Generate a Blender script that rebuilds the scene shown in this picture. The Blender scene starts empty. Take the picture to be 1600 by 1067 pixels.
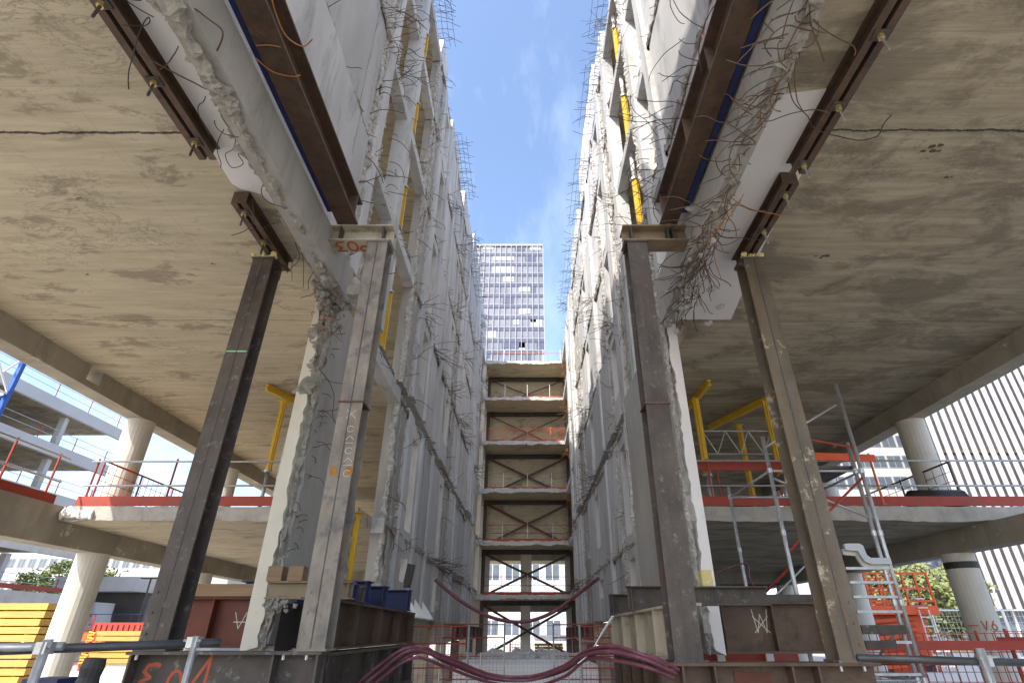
import bpy, math, random
from mathutils import Vector, Matrix
R = math.radians
rnd = random.Random(7)
S = bpy.context.scene
# ------------------------------------------------------------------ camera, sky, sun, exposure
# metres; the camera stands at the origin (eye height 1.6 m above the ground at z = -1.6) and looks down the gap (+Y)
GZ = -1.6
PITCH = 28.5
cam = bpy.data.cameras.new('camera'); camo = bpy.data.objects.new('camera', cam); S.collection.objects.link(camo)
camo.location = (0, 0, 0); camo.rotation_euler = (R(90 + PITCH), 0, 0)
cam.sensor_width = 36; cam.lens = 36 * 837 / 1600; cam.shift_x = -21 / 1600; cam.clip_start = .05; cam.clip_end = 3000
S.camera = camo
S.view_settings.view_transform = 'Standard'; S.view_settings.look = 'None'
S.view_settings.exposure = 1.5; S.view_settings.gamma = 1
SUN_EL, SUN_AZ = 46, 217          # azimuth clockwise from +Y: the sun stands behind and left of the camera
w = bpy.data.worlds.new('World'); S.world = w; w.use_nodes = True
nt = w.node_tree; nt.nodes.clear()
def N(nt, t, **k):
    n = nt.nodes.new(t)
    for a, b in k.items(): setattr(n, a, b)
    return n
sky = N(nt, 'ShaderNodeTexSky', sky_type='NISHITA', sun_disc=False, sun_elevation=R(SUN_EL), sun_rotation=R(SUN_AZ), altitude=100, air_density=1.0, dust_density=2.2, ozone_density=1.5)
tc = N(nt, 'ShaderNodeTexCoord'); mp = N(nt, 'ShaderNodeMapping'); mp.inputs['Scale'].default_value = (2.6, 1.2, 1.0); mp.inputs['Rotation'].default_value = (.3, .5, .6)
nz = N(nt, 'ShaderNodeTexNoise'); nz.inputs['Scale'].default_value = 2.6; nz.inputs['Detail'].default_value = 8; nz.inputs['Roughness'].default_value = .6
rp = N(nt, 'ShaderNodeValToRGB'); rp.color_ramp.elements[0].position = .5; rp.color_ramp.elements[1].position = 1.
rp.color_ramp.elements[1].color = (.2, .2, .2, 1)
mx = N(nt, 'ShaderNodeMix', data_type='RGBA'); mx.inputs[7].default_value = (8.5, 9.2, 10, 1)
bg = N(nt, 'ShaderNodeBackground'); bg.inputs[1].default_value = .15; ow = N(nt, 'ShaderNodeOutputWorld')
L = nt.links.new
L(tc.outputs['Generated'], mp.inputs[0]); L(mp.outputs[0], nz.inputs[0]); L(nz.outputs[0], rp.inputs[0])
L(rp.outputs[0], mx.inputs[0]); L(sky.outputs[0], mx.inputs[6]); L(mx.outputs[2], bg.inputs[0]); L(bg.outputs[0], ow.inputs[0])
sl = bpy.data.lights.new('sun', 'SUN'); sl.energy = 2.5; sl.angle = R(.53); sl.color = (1, .95, .86)
slo = bpy.data.objects.new('sun', sl); S.collection.objects.link(slo)
sd = Vector((math.sin(R(SUN_AZ)) * math.cos(R(SUN_EL)), math.cos(R(SUN_AZ)) * math.cos(R(SUN_EL)), math.sin(R(SUN_EL))))
slo.rotation_euler = sd.to_track_quat('Z', 'Y').to_euler(); slo.location = sd * 60

# ------------------------------------------------------------------ measuring the photograph
CP, SP = math.cos(R(PITCH)), math.sin(R(PITCH))
def ray(px, py):
    u = (px - 821) / 837; v = (533.5 - py) / 837
    return Vector((u, CP - v * SP, SP + v * CP))
def P(px, py, x=None, y=None, z=None):
    d = ray(px, py)
    t = x / d.x if x is not None else (y / d.y if y is not None else z / d.z)
    return d * t

# ------------------------------------------------------------------ materials
MATS = {}
def mat(name, c1, c2=None, scale=2., rough=.8, metal=0., bump=.15, bscale=30., stretch=(1, 1, 1), stain=None, samt=.5, sscale=1.2,
        sstretch=(1, 1, 1), slo=.5, shi=.68, speck=0., cracks=None, spec=.5, panel=None, vary=0., stain2=None, s2=(.55, .7, 3.), veins=0.):
    m = bpy.data.materials.new(name); m.use_nodes = True; nt = m.node_tree; nt.nodes.clear(); L = nt.links.new
    out = N(nt, 'ShaderNodeOutputMaterial'); b = N(nt, 'ShaderNodeBsdfPrincipled'); L(b.outputs[0], out.inputs[0])
    b.inputs['Roughness'].default_value = rough; b.inputs['Metallic'].default_value = metal; b.inputs['Specular IOR Level'].default_value = spec
    g = N(nt, 'ShaderNodeNewGeometry'); pos = g.outputs['Position']
    def mapped(s):
        q = N(nt, 'ShaderNodeMapping'); q.inputs['Scale'].default_value = s; L(pos, q.inputs[0]); return q.outputs[0]
    def noise(v, sc, det=6, ro=.6, dist=0.):
        q = N(nt, 'ShaderNodeTexNoise'); q.inputs['Scale'].default_value = sc; q.inputs['Detail'].default_value = det
        q.inputs['Roughness'].default_value = ro; q.inputs['Distortion'].default_value = dist; L(v, q.inputs[0]); return q.outputs[0]
    def ramp(v, a, bb, lo=(0, 0, 0, 1), hi=(1, 1, 1, 1)):
        q = N(nt, 'ShaderNodeValToRGB'); q.color_ramp.elements[0].position = a; q.color_ramp.elements[1].position = bb
        q.color_ramp.elements[0].color = lo; q.color_ramp.elements[1].color = hi; L(v, q.inputs[0]); return q.outputs[0]
    def mix(f, a, bb, mode='MIX'):
        q = N(nt, 'ShaderNodeMix', data_type='RGBA', blend_type=mode)
        for s, val in ((0, f), (6, a), (7, bb)):
            if isinstance(val, (int, float)): q.inputs[s].default_value = val
            elif isinstance(val, tuple): q.inputs[s].default_value = (*val[:3], 1)
            else: L(val, q.inputs[s])
        return q.outputs[2]
    def math_(op, a, bb=None):
        q = N(nt, 'ShaderNodeMath', operation=op)
        for i, val in enumerate((a, bb)):
            if val is None: continue
            if isinstance(val, (int, float)): q.inputs[i].default_value = val
            else: L(val, q.inputs[i])
        return q.outputs[0]
    c2 = c2 or tuple(x * .8 for x in c1)
    col = ramp(noise(mapped(stretch), scale), .32, .68, (*c1, 1), (*c2, 1))
    if stain:
        f = ramp(noise(mapped(sstretch), sscale, 13, .74, .35), slo, shi)
        f = math_('MULTIPLY', f, samt); col = mix(f, col, stain)
    if stain2:
        f = ramp(noise(mapped((1, 1, 1)), s2[2], 8, .7), s2[0], s2[1]); f = math_('MULTIPLY', f, .85); col = mix(f, col, stain2)
    if veins:                      # dark wandering marks where two noises cross their mid level
        n1 = noise(mapped(sstretch), sscale * 1.7, 10, .72, 1.)
        a = math_('ABSOLUTE', math_('SUBTRACT', n1, .5)); a = ramp(a, .0, .022, (1, 1, 1, 1), (0, 0, 0, 1))
        k = ramp(noise(mapped((1, 1, 1)), .55, 4, .5), .5, .62); a = math_('MULTIPLY', math_('MULTIPLY', a, k), veins); col = mix(a, col, tuple(x * .32 for x in c1))
    if speck:
        f = ramp(noise(mapped((1, 1, 1)), 55, 3, .6), .62, .7); f = math_('MULTIPLY', f, speck); col = mix(f, col, tuple(x * .45 for x in c1))
    sep = N(nt, 'ShaderNodeSeparateXYZ'); L(pos, sep.inputs[0])
    if panel:                      # faint joints of the formwork boards: (axis, spacing)
        for ax, sp, wd, am in panel:
            o = sep.outputs[ax]; f = math_('FRACT', math_('DIVIDE', math_('ADD', o, 100.3), sp)); f = math_('ABSOLUTE', math_('SUBTRACT', f, .5))
            f = ramp(f, .5 - wd / sp, .5); f = math_('MULTIPLY', f, am); col = mix(f, col, tuple(x * .5 for x in c1))
    hgt = noise(mapped(stretch), bscale, 7, .65)
    if cracks:
        wob = math_('MULTIPLY', math_('SUBTRACT', noise(mapped((1, .1, 1)), 1.3, 10, .75), .5), .16)
        y = math_('ADD', sep.outputs[1], wob); tot = None
        for cy, cw in cracks:
            f = math_('ABSOLUTE', math_('SUBTRACT', y, cy)); f = math_('LESS_THAN', f, math_('MULTIPLY', noise(mapped((1, 1, 1)), 9., 5), cw * 2))
            tot = f if tot is None else math_('MAXIMUM', tot, f)
        col = mix(math_('MULTIPLY', tot, .9), col, (.03, .025, .02))
        hgt = math_('SUBTRACT', hgt, math_('MULTIPLY', tot, 1.5))
    if vary:                       # each cast piece has its own tone
        oi = N(nt, 'ShaderNodeObjectInfo'); f = math_('ADD', math_('MULTIPLY', oi.outputs['Random'], vary), 1 - vary); cb = N(nt, 'ShaderNodeCombineColor')
        for i in range(3): L(f, cb.inputs[i])
        col = mix(1., col, cb.outputs[0], 'MULTIPLY')
    L(col if not isinstance(col, tuple) else col, b.inputs['Base Color'])
    if bump:
        bm = N(nt, 'ShaderNodeBump'); bm.inputs['Strength'].default_value = bump; bm.inputs['Distance'].default_value = .02
        L(hgt, bm.inputs['Height']); L(bm.outputs[0], b.inputs['Normal'])
    MATS[name] = m; return m
M = {}
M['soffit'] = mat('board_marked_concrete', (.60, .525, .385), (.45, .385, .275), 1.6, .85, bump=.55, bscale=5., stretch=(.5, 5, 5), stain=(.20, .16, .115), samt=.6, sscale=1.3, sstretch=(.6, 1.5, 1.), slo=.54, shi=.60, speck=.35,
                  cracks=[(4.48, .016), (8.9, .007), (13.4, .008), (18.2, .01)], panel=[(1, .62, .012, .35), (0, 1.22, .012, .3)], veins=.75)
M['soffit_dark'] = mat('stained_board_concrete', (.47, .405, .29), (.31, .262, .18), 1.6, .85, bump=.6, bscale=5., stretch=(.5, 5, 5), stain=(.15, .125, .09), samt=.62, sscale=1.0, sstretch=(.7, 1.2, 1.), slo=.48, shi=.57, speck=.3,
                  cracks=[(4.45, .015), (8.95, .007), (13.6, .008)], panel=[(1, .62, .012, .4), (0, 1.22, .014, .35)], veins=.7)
M['beamc'] = mat('edge_beam_concrete', (.40, .36, .29), (.30, .265, .21), 1.4, .85, bump=.3, bscale=20., stretch=(1, 1, 1), stain=(.16, .14, .11), samt=.5, sscale=1.6, sstretch=(1, 1, .4), panel=[(1, 2.44, .02, .5)], speck=.3, stain2=(.62, .57, .47), s2=(.62, .66, 1.9))
M['wall'] = mat('pale_wall_concrete', (.66, .65, .64), (.53, .52, .515), 1.1, .85, bump=.25, bscale=14., stretch=(1, 1, .35), stain=(.33, .325, .33), samt=.75, sscale=1.2, sstretch=(1, 1, .25), slo=.52, shi=.64, speck=.4, vary=.28)
M['wallw'] = mat('white_wall_concrete', (.66, .65, .64), (.55, .545, .54), 1.4, .8, bump=.2, bscale=18., stretch=(1, 1, .4), stain=(.36, .34, .31), samt=.7, sscale=1.8, sstretch=(1, 1, .25), slo=.52, shi=.64, speck=.35, vary=.2)
M['wallg'] = mat('grey_wall_concrete', (.44, .42, .39), (.34, .325, .30), 1.2, .88, bump=.4, bscale=18., stretch=(1, 1, .4), stain=(.20, .19, .175), samt=.55, sscale=1.4, sstretch=(1, 1, .35), speck=.35)
M['rubble'] = mat('broken_concrete', (.46, .43, .38), (.27, .25, .215), 9., .95, bump=1., bscale=30., stain=(.18, .16, .135), samt=.65, sscale=7., speck=.5)
M['rubblew'] = mat('pale_broken_concrete', (.60, .58, .545), (.40, .38, .35), 8., .95, bump=1., bscale=28., stain=(.27, .25, .22), samt=.6, sscale=6., speck=.45)
M['plaster'] = mat('white_plaster', (.80, .775, .76), (.74, .715, .70), 1., .75, bump=.08, bscale=20., stain=(.5, .47, .44), samt=.35, sscale=2.2, slo=.55, shi=.75, speck=.15)
M['cream'] = mat('cream_plaster', (.78, .73, .60), (.70, .65, .53), 1.4, .75, bump=.12, bscale=20., stain=(.46, .41, .33), samt=.4, sscale=3., slo=.56, shi=.7)
M['slabtop'] = mat('slab_edge_concrete', (.50, .475, .44), (.38, .36, .33), 3., .9, bump=.4, bscale=20., stain=(.22, .2, .18), samt=.5, sscale=3.)
M['column'] = mat('column_concrete', (.66, .63, .57), (.58, .55, .49), 1.5, .8, bump=.12, bscale=16., stretch=(1, 1, .4), stain=(.36, .33, .29), samt=.35, sscale=2., speck=.2)
M['steel_brown'] = mat('rusty_brown_steel', (.135, .085, .055), (.085, .055, .038), 3., .6, .25, bump=.12, bscale=40., stretch=(1, 1, 1), stain=(.20, .125, .075), samt=.5, sscale=2.5, stain2=(.05, .038, .032), s2=(.5, .68, 5.))
M['steel_dark'] = mat('dark_mill_steel', (.105, .086, .072), (.05, .042, .037), 3.5, .62, .15, bump=.25, bscale=45., stretch=(1, 1, .6), stain=(.12, .08, .055), samt=.6, sscale=3.5, sstretch=(1.5, 1, .35), slo=.5, shi=.66, stain2=(.24, .225, .205), s2=(.57, .7, 9.), speck=.5)
M['steel_mottled'] = mat('mottled_grey_steel', (.30, .265, .22), (.15, .132, .112), 4., .65, .1, bump=.3, bscale=40., stretch=(1, 1, .5), stain=(.30, .20, .09), samt=.6, sscale=2.8, sstretch=(1.8, 1, .4), slo=.53, shi=.66, stain2=(.12, .115, .115), s2=(.52, .62, 4.), speck=.6)
M['steel_ochre'] = mat('ochre_stained_steel', (.17, .145, .115), (.10, .085, .065), 3., .6, .2, bump=.25, bscale=40., stretch=(1, 1, .5), stain=(.19, .13, .07), samt=.6, sscale=2.6, sstretch=(1.4, 1, .4), slo=.46, shi=.6, stain2=(.48, .42, .30), s2=(.58, .64, 3.2), speck=.5)
M['steel_red'] = mat('red_primer_steel', (.17, .038, .015), (.08, .022, .012), 2., .6, .1, bump=.1, bscale=30., stain=(.06, .04, .035), samt=.6, sscale=1.6)
M['steel_beige'] = mat('beige_coated_steel', (.50, .45, .35), (.40, .36, .28), 2., .6, .05, bump=.1, bscale=30., stain=(.15, .10, .06), samt=.6, sscale=3., slo=.52, shi=.64)
M['steel_tan'] = mat('tan_coated_steel', (.30, .23, .14), (.20, .15, .095), 2., .6, .05, bump=.1, bscale=30., stain=(.10, .07, .05), samt=.6, sscale=3.)
M['blue'] = mat('blue_painted_steel', (.018, .03, .13), (.012, .02, .075), 3., .5, .1, bump=.05, stain=(.06, .04, .05), samt=.4, sscale=5.)
M['yellow'] = mat('yellow_paint', (.78, .50, .035), (.66, .40, .03), 4., .5, 0., bump=.05, stain=(.38, .25, .07), samt=.5, sscale=7., slo=.55, shi=.7)
M['galv'] = mat('galvanised_tube', (.55, .56, .57), (.42, .43, .44), 9., .38, .6, bump=.05, stain=(.2, .19, .18), samt=.4, sscale=10.)
M['darktube'] = mat('dark_scaffold_tube', (.09, .095, .10), (.06, .06, .065), 9., .45, .5, bump=.05)
M['red'] = mat('red_guard_paint', (.40, .05, .026), (.30, .038, .022), 4., .55, 0., bump=.05, stain=(.30, .10, .07), samt=.5, sscale=4.)
M['orange'] = mat('orange_red_paint', (.78, .115, .02), (.66, .09, .018), 3., .5, 0., bump=.04)
M['rebar'] = mat('rusty_rebar', (.13, .085, .055), (.085, .06, .045), 20., .8, .2, bump=0, stain=(.22, .11, .05), samt=.6, sscale=3.)
M['rebar_dark'] = mat('dark_rebar', (.075, .062, .055), (.05, .042, .038), 20., .8, .2, bump=0)
M['rebar_orange'] = mat('orange_rebar', (.42, .17, .055), (.30, .13, .05), 14., .7, .1, bump=0)
M['ground'] = mat('site_ground', (.46, .435, .39), (.37, .345, .31), .5, .95, bump=.5, bscale=6., stain=(.27, .25, .215), samt=.5, sscale=.5, speck=.4)
M['hose'] = mat('pink_rubber_hose', (.17, .045, .065), (.11, .03, .045), 5., .5, 0., bump=.05, stain=(.30, .15, .17), samt=.5, sscale=6.)
M['white'] = mat('white_paint', (.80, .80, .79), (.74, .74, .73), 3., .5, 0., bump=0)
M['wood'] = mat('yellow_timber', (.58, .36, .09), (.46, .28, .07), 4., .7, 0., bump=.2, bscale=10., stretch=(.3, 6, 6), stain=(.28, .15, .04), samt=.5, sscale=4., sstretch=(.4, 5, 5))
M['planks'] = mat('brown_timber', (.32, .21, .12), (.22, .14, .08), 4., .8, 0., bump=.2, bscale=10., stretch=(.3, 6, 6))
M['black'] = mat('black_rubber', (.025, .025, .027), (.04, .04, .042), 6., .6, bump=.2, bscale=14.)
M['grating'] = mat('grey_plastic', (.52, .54, .57), (.46, .48, .5), 3., .5, .1, bump=0)
M['zinc'] = mat('yellow_zinc', (.62, .50, .20), (.48, .38, .16), 20., .4, .6, bump=0)
M['foam'] = mat('yellow_foam', (.74, .64, .30), (.6, .5, .22), 20., .9, 0, bump=.8, bscale=40.)
M['paint_red'] = mat('red_marking_paint', (.50, .10, .035), (.42, .085, .03), 8., .7, bump=0)
M['paint_pink'] = mat('pink_marking_paint', (.78, .25, .27), (.7, .3, .32), 8., .8, bump=0)
M['paint_green'] = mat('green_marking_paint', (.2, .62, .25), (.3, .7, .35), 8., .8, bump=0)
M['chalk'] = mat('chalk', (.62, .58, .52), (.5, .47, .42), 30., .9, bump=0)
M['crane'] = mat('crane_blue', (.03, .12, .50), (.02, .09, .4), 3., .5, bump=0)
M['bldg'] = mat('far_building_concrete', (.55, .55, .54), (.46, .46, .46), .5, .85, bump=.1, stain=(.33, .33, .33), samt=.3, sscale=.4, panel=[(2, 3.2, .05, .4)])
M['bldgw'] = mat('far_white_cladding', (.55, .55, .55), (.48, .48, .49), .3, .8, bump=0)
M['mullion'] = mat('pale_mullion', (.36, .365, .39), (.31, .315, .34), .3, .6, bump=0)
M['towerglass'] = mat('tower_glass', (.13, .14, .18), (.21, .22, .27), .16, .35, 0., bump=0, stain=(.24, .26, .30), samt=.6, sscale=.11, sstretch=(.6, 1, 1), slo=.5, shi=.56)
M['towerband'] = mat('tower_spandrel', (.07, .08, .13), (.10, .11, .17), .2, .3, 0., bump=0)
M['glass'] = mat('blue_window_glass', (.09, .11, .14), (.14, .165, .20), .5, .1, .0, bump=0)
M['blind'] = mat('pale_blind', (.42, .43, .45), (.36, .37, .39), .5, .6, .0, bump=0)
M['fin'] = mat('white_fin', (.50, .50, .54), (.44, .44, .49), .3, .5, 0, bump=0)
M['finback'] = mat('dark_cladding', (.10, .09, .09), (.06, .055, .06), .3, .5, 0, bump=0)
M['leaf'] = mat('leaf_green', (.085, .13, .03), (.16, .19, .045), 1.6, .7, bump=0)
M['leafy'] = mat('leaf_yellow_green', (.22, .235, .085), (.14, .17, .055), 1.6, .7, bump=0)
M['bark'] = mat('bark', (.11, .085, .06), (.08, .06, .045), 6., .9, bump=.4)
M['orange_net'] = mat('orange_netting', (.80, .20, .08), (.72, .18, .08), 3., .7, bump=0)
M['yellow_sign'] = mat('yellow_panel', (.8, .6, .05), (.75, .55, .05), 3., .6, bump=0)

# ------------------------------------------------------------------ mesh building
class MB:
    def __init__(s): s.v = []; s.f = []; s.st = []
    def add(s, vs, fs):
        s.st.append((len(s.v), len(s.f))); n = len(s.v); s.v += [tuple(v) for v in vs]; s.f += [tuple(i + n for i in f) for f in fs]; return s
    def box(s, x0, x1, y0, y1, z0, z1):
        return s.add([(x0, y0, z0), (x1, y0, z0), (x1, y1, z0), (x0, y1, z0), (x0, y0, z1), (x1, y0, z1), (x1, y1, z1), (x0, y1, z1)],
                     [(3, 2, 1, 0), (4, 5, 6, 7), (0, 1, 5, 4), (1, 2, 6, 5), (2, 3, 7, 6), (3, 0, 4, 7)])
    def bar(s, p, q, w, h, up=(0, 0, 1)):
        return s.prof(p, q, [(-w / 2, -h / 2), (w / 2, -h / 2), (w / 2, h / 2), (-w / 2, h / 2)], up)
    def prof(s, p, q, outline, up=(0, 0, 1), roll=0):
        p, q = Vector(p), Vector(q); d = (q - p).normalized(); u = Vector(up)
        a = d.cross(u)
        if a.length < 1e-4: a = Vector((1, 0, 0))
        a.normalize(); b = a.cross(d).normalized(); n = len(outline)
        vs = [p + a * x + b * y for x, y in outline] + [q + a * x + b * y for x, y in outline]
        fs = [tuple(range(n))[::-1], tuple(range(n, 2 * n))] + [(i, (i + 1) % n, n + (i + 1) % n, n + i) for i in range(n)]
        return s.add(vs, fs)
    def hsec(s, p, q, depth, width, tf=.02, tw=.014, up=(0, 0, 1)):
        D, W, t = depth / 2, width / 2, tw / 2
        o = [(-W, -D), (W, -D), (W, -D + tf), (t, -D + tf), (t, D - tf), (W, D - tf), (W, D), (-W, D), (-W, D - tf), (-t, D - tf), (-t, -D + tf), (-W, -D + tf)]
        return s.prof(p, q, o, up)
    def tube(s, pts, r, n=8, cap=True):
        pts = [Vector(p) for p in pts]; rings = []; a = None
        for i, p in enumerate(pts):
            d = (pts[min(i + 1, len(pts) - 1)] - pts[max(i - 1, 0)])
            if d.length < 1e-9: d = Vector((0, 0, 1))
            d.normalize()
            if a is None: a = d.orthogonal().normalized()
            else:
                a = a - d * a.dot(d)
                a = a.normalized() if a.length > 1e-6 else d.orthogonal().normalized()
            b = d.cross(a); rr = r[i] if isinstance(r, (list, tuple)) else r
            rings.append([p + (a * math.cos(2 * math.pi * k / n) + b * math.sin(2 * math.pi * k / n)) * rr for k in range(n)])
        vs = [v for g in rings for v in g]; fs = []
        for i in range(len(rings) - 1):
            for k in range(n):
                fs.append((i * n + k, i * n + (k + 1) % n, (i + 1) * n + (k + 1) % n, (i + 1) * n + k))
        if cap: fs += [tuple(range(n))[::-1], tuple(range((len(rings) - 1) * n, len(rings) * n))]
        return s.add(vs, fs)
    def plate(s, pts, nrm, t):           # a flat outline (3-D points) given a thickness t along nrm
        n = len(pts); o = Vector(nrm).normalized() * t; a = [Vector(p) for p in pts]
        return s.add(a + [p + o for p in a], [tuple(range(n))[::-1], tuple(range(n, 2 * n))] + [(i, (i + 1) % n, n + (i + 1) % n, n + i) for i in range(n)])
    def lump(s, c, r, rd=rnd, sq=(1, 1, 1)):
        c = Vector(c); vs = []; n1, n2 = 4, 6
        vs.append(c + Vector((0, 0, r * sq[2] * rd.uniform(.7, 1.1))))
        for i in range(1, n1):
            th = math.pi * i / n1
            for k in range(n2):
                ph = 2 * math.pi * (k + .5 * (i % 2)) / n2; q = r * rd.uniform(.65, 1.15)
                vs.append(c + Vector((q * sq[0] * math.sin(th) * math.cos(ph), q * sq[1] * math.sin(th) * math.sin(ph), q * sq[2] * math.cos(th))))
        vs.append(c - Vector((0, 0, r * sq[2] * rd.uniform(.7, 1.1)))); fs = []
        for k in range(n2): fs.append((0, 1 + k, 1 + (k + 1) % n2))
        for i in range(n1 - 2):
            for k in range(n2):
                a = 1 + i * n2 + k; b = 1 + i * n2 + (k + 1) % n2; fs.append((a, a + n2, b + n2, b))
        e = len(vs) - 1
        for k in range(n2): fs.append((e, e - n2 + (k + 1) % n2, e - n2 + k))
        return s.add(vs, fs)
    def rubble(s, p, q, w, h, step=.06, up=(0, 0, 1), amp=.5, rd=rnd, wob=.35):   # knobbly broken strip along p-q
        p, q = Vector(p), Vector(q); d = q - p; Ln = d.length; d.normalize(); u = Vector(up); a = d.cross(u)
        if a.length < 1e-3: a = Vector((1, 0, 0))
        a.normalize(); b = a.cross(d); step *= .72; n = max(2, int(Ln / step)); K = 10; rings = []; ox = oy = 0.; sw = 1.; lob = [1.] * K; W0, H0 = w, h
        for i in range(n + 1):
            ox = ox * .85 + rd.uniform(-wob, wob) * W0 * .4; oy = oy * .85 + rd.uniform(-wob, wob) * H0 * .4
            sw = min(1.35, max(.45, sw + rd.uniform(-.16, .16))); w, h = W0 * sw, H0 * sw
            lob = [min(1.3, max(.6, q + rd.uniform(-.22, .22))) for q in lob]
            c = p + d * (Ln * i / n + rd.uniform(-.3, .3) * step) + a * ox + b * oy
            rings.append([c + (a * math.cos(2 * math.pi * k / K) * w / 2 + b * math.sin(2 * math.pi * k / K) * h / 2) * lob[k] * rd.uniform(1 - amp * .55, 1 + amp * .3) + d * rd.uniform(-.35, .35) * step for k in range(K)])
        vs = [v for g in rings for v in g]; fs = []
        for i in range(n):
            for k in range(K):
                A, B, C_, D_ = i * K + k, i * K + (k + 1) % K, (i + 1) * K + (k + 1) % K, (i + 1) * K + k
                fs += [(A, B, C_), (A, C_, D_)] if (i + k) % 2 else [(A, B, D_), (B, C_, D_)]
        fs += [tuple(range(K))[::-1], tuple(range(n * K, n * K + K))]
        return s.add(vs, fs)
    def wire(s, p, d, ln, r=.007, segs=7, curl=.35, droop=.15, rd=rnd, n=4):       # one bent reinforcing bar
        p = Vector(p); d = Vector(d).normalized(); pts = [p - d * .03]; st = ln / segs
        k = Vector((rd.uniform(-1, 1), rd.uniform(-1, 1), rd.uniform(-1, 1))) * curl
        for i in range(segs):
            pts.append(p.copy()); d = (d + k * .62 + Vector((0, 0, -droop * .5)) + Vector((rd.uniform(-1, 1), rd.uniform(-1, 1), rd.uniform(-1, 1))) * curl * .2).normalized(); p = p + d * st
            if rd.random() < .25: k = Vector((rd.uniform(-1, 1), rd.uniform(-1, 1), rd.uniform(-1, 1))) * curl
        pts.append(p); return s.tube(pts, r, n)
def jag(a, b, amp, step, rd=rnd):         # broken line between 2-D points
    n = max(2, int(math.dist(a, b) / step)); o = []; dx, dy = (b[0] - a[0]), (b[1] - a[1]); ln = math.hypot(dx, dy); nx, ny = -dy / ln, dx / ln; e = 0
    for i in range(n):
        t = i / n; e = e * .5 + rd.uniform(-amp, amp); k = 0 if i == 0 else e; o.append((a[0] + dx * t + nx * k, a[1] + dy * t + ny * k))
    return o
ORG = {}
C = S.collection
def thing(name, label, cat, loc=(0, 0, 0), group=None, kind=None):
    o = bpy.data.objects.new(name, None); C.objects.link(o); o.location = loc; o['label'] = label; o['category'] = cat
    if group: o['group'] = group
    if kind: o['kind'] = kind
    o.empty_display_size = .3; ORG[o] = Vector(loc); return o
def part(name, mb, m, parent, smooth=False, label=None, kind=None):
    if name == 'broken_edge' and len(mb.st) > 1 and kind is None:
        if len(mb.st) <= 4:
            e = mb.st + [(len(mb.v), len(mb.f))]
            for (a, b), (c, d) in zip(e, e[1:]):
                q = MB(); q.add(mb.v[a:c], [tuple(i - a for i in f) for f in mb.f[b:d]]); part(name, q, m, parent)
            return
        kind = 'stuff'
    if name == 'rebar' and len(mb.st) > 1: kind = 'stuff'
    me = bpy.data.meshes.new(name); og = ORG[parent]
    me.from_pydata([(v[0] - og.x, v[1] - og.y, v[2] - og.z) for v in mb.v], [], mb.f); me.materials.append(M[m] if isinstance(m, str) else m); me.validate()
    if smooth: me.polygons.foreach_set('use_smooth', [True] * len(me.polygons))
    o = bpy.data.objects.new(name, me); C.objects.link(o); o.parent = parent; ORG[o] = og
    if label: o['label'] = label
    if kind: o['kind'] = kind
    return o
def single(name, mb, m, label=None, cat=None, group=None, kind=None, smooth=False):
    xs = [v[0] for v in mb.v]; ys = [v[1] for v in mb.v]; zs = [v[2] for v in mb.v]
    c = Vector(((min(xs) + max(xs)) / 2, (min(ys) + max(ys)) / 2, min(zs)))
    me = bpy.data.meshes.new(name); me.from_pydata([(v[0] - c.x, v[1] - c.y, v[2] - c.z) for v in mb.v], [], mb.f); me.materials.append(M[m]); me.validate()
    if smooth: me.polygons.foreach_set('use_smooth', [True] * len(me.polygons))
    o = bpy.data.objects.new(name, me); C.objects.link(o); o.location = c; ORG[o] = c
    for k, v in (('label', label), ('category', cat), ('group', group), ('kind', kind)):
        if v: o[k] = v
    return o
def copy_tree(o, loc=None, label=None, parent=None):
    c = o.copy(); C.objects.link(c)
    if parent: c.parent = parent
    for ch in o.children: copy_tree(ch, parent=c)
    if loc is not None: c.location = loc
    if label: c['label'] = label
    ORG[c] = Vector(c.location) if parent is None else ORG[parent]
    return c
def stroke(mb, polys, o, ux, uy, wd, nrm, lift=.003):      # painted writing: flat ribbons on a surface
    o, ux, uy, nrm = Vector(o), Vector(ux), Vector(uy), Vector(nrm).normalized(); lf = 0.
    for pl in polys:
        pts = [o + ux * a + uy * b + nrm * lift for a, b in pl]
        for i in range(len(pts) - 1):
            lf += .00025; d = (pts[i + 1] - pts[i]).normalized(); s = d.cross(nrm) * wd / 2; e = d * wd * .3 - nrm * 0
            mb.add([q + nrm * lf for q in (pts[i] - s - e, pts[i] + s - e, pts[i + 1] + s + e, pts[i + 1] - s + e)], [(0, 1, 2, 3)])
    return mb
def circ(cx, cy, rx, ry, a0=0, a1=360, n=14): return [(cx + rx * math.cos(R(a0 + (a1 - a0) * i / n)), cy + ry * math.sin(R(a0 + (a1 - a0) * i / n))) for i in range(n + 1)]
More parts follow.
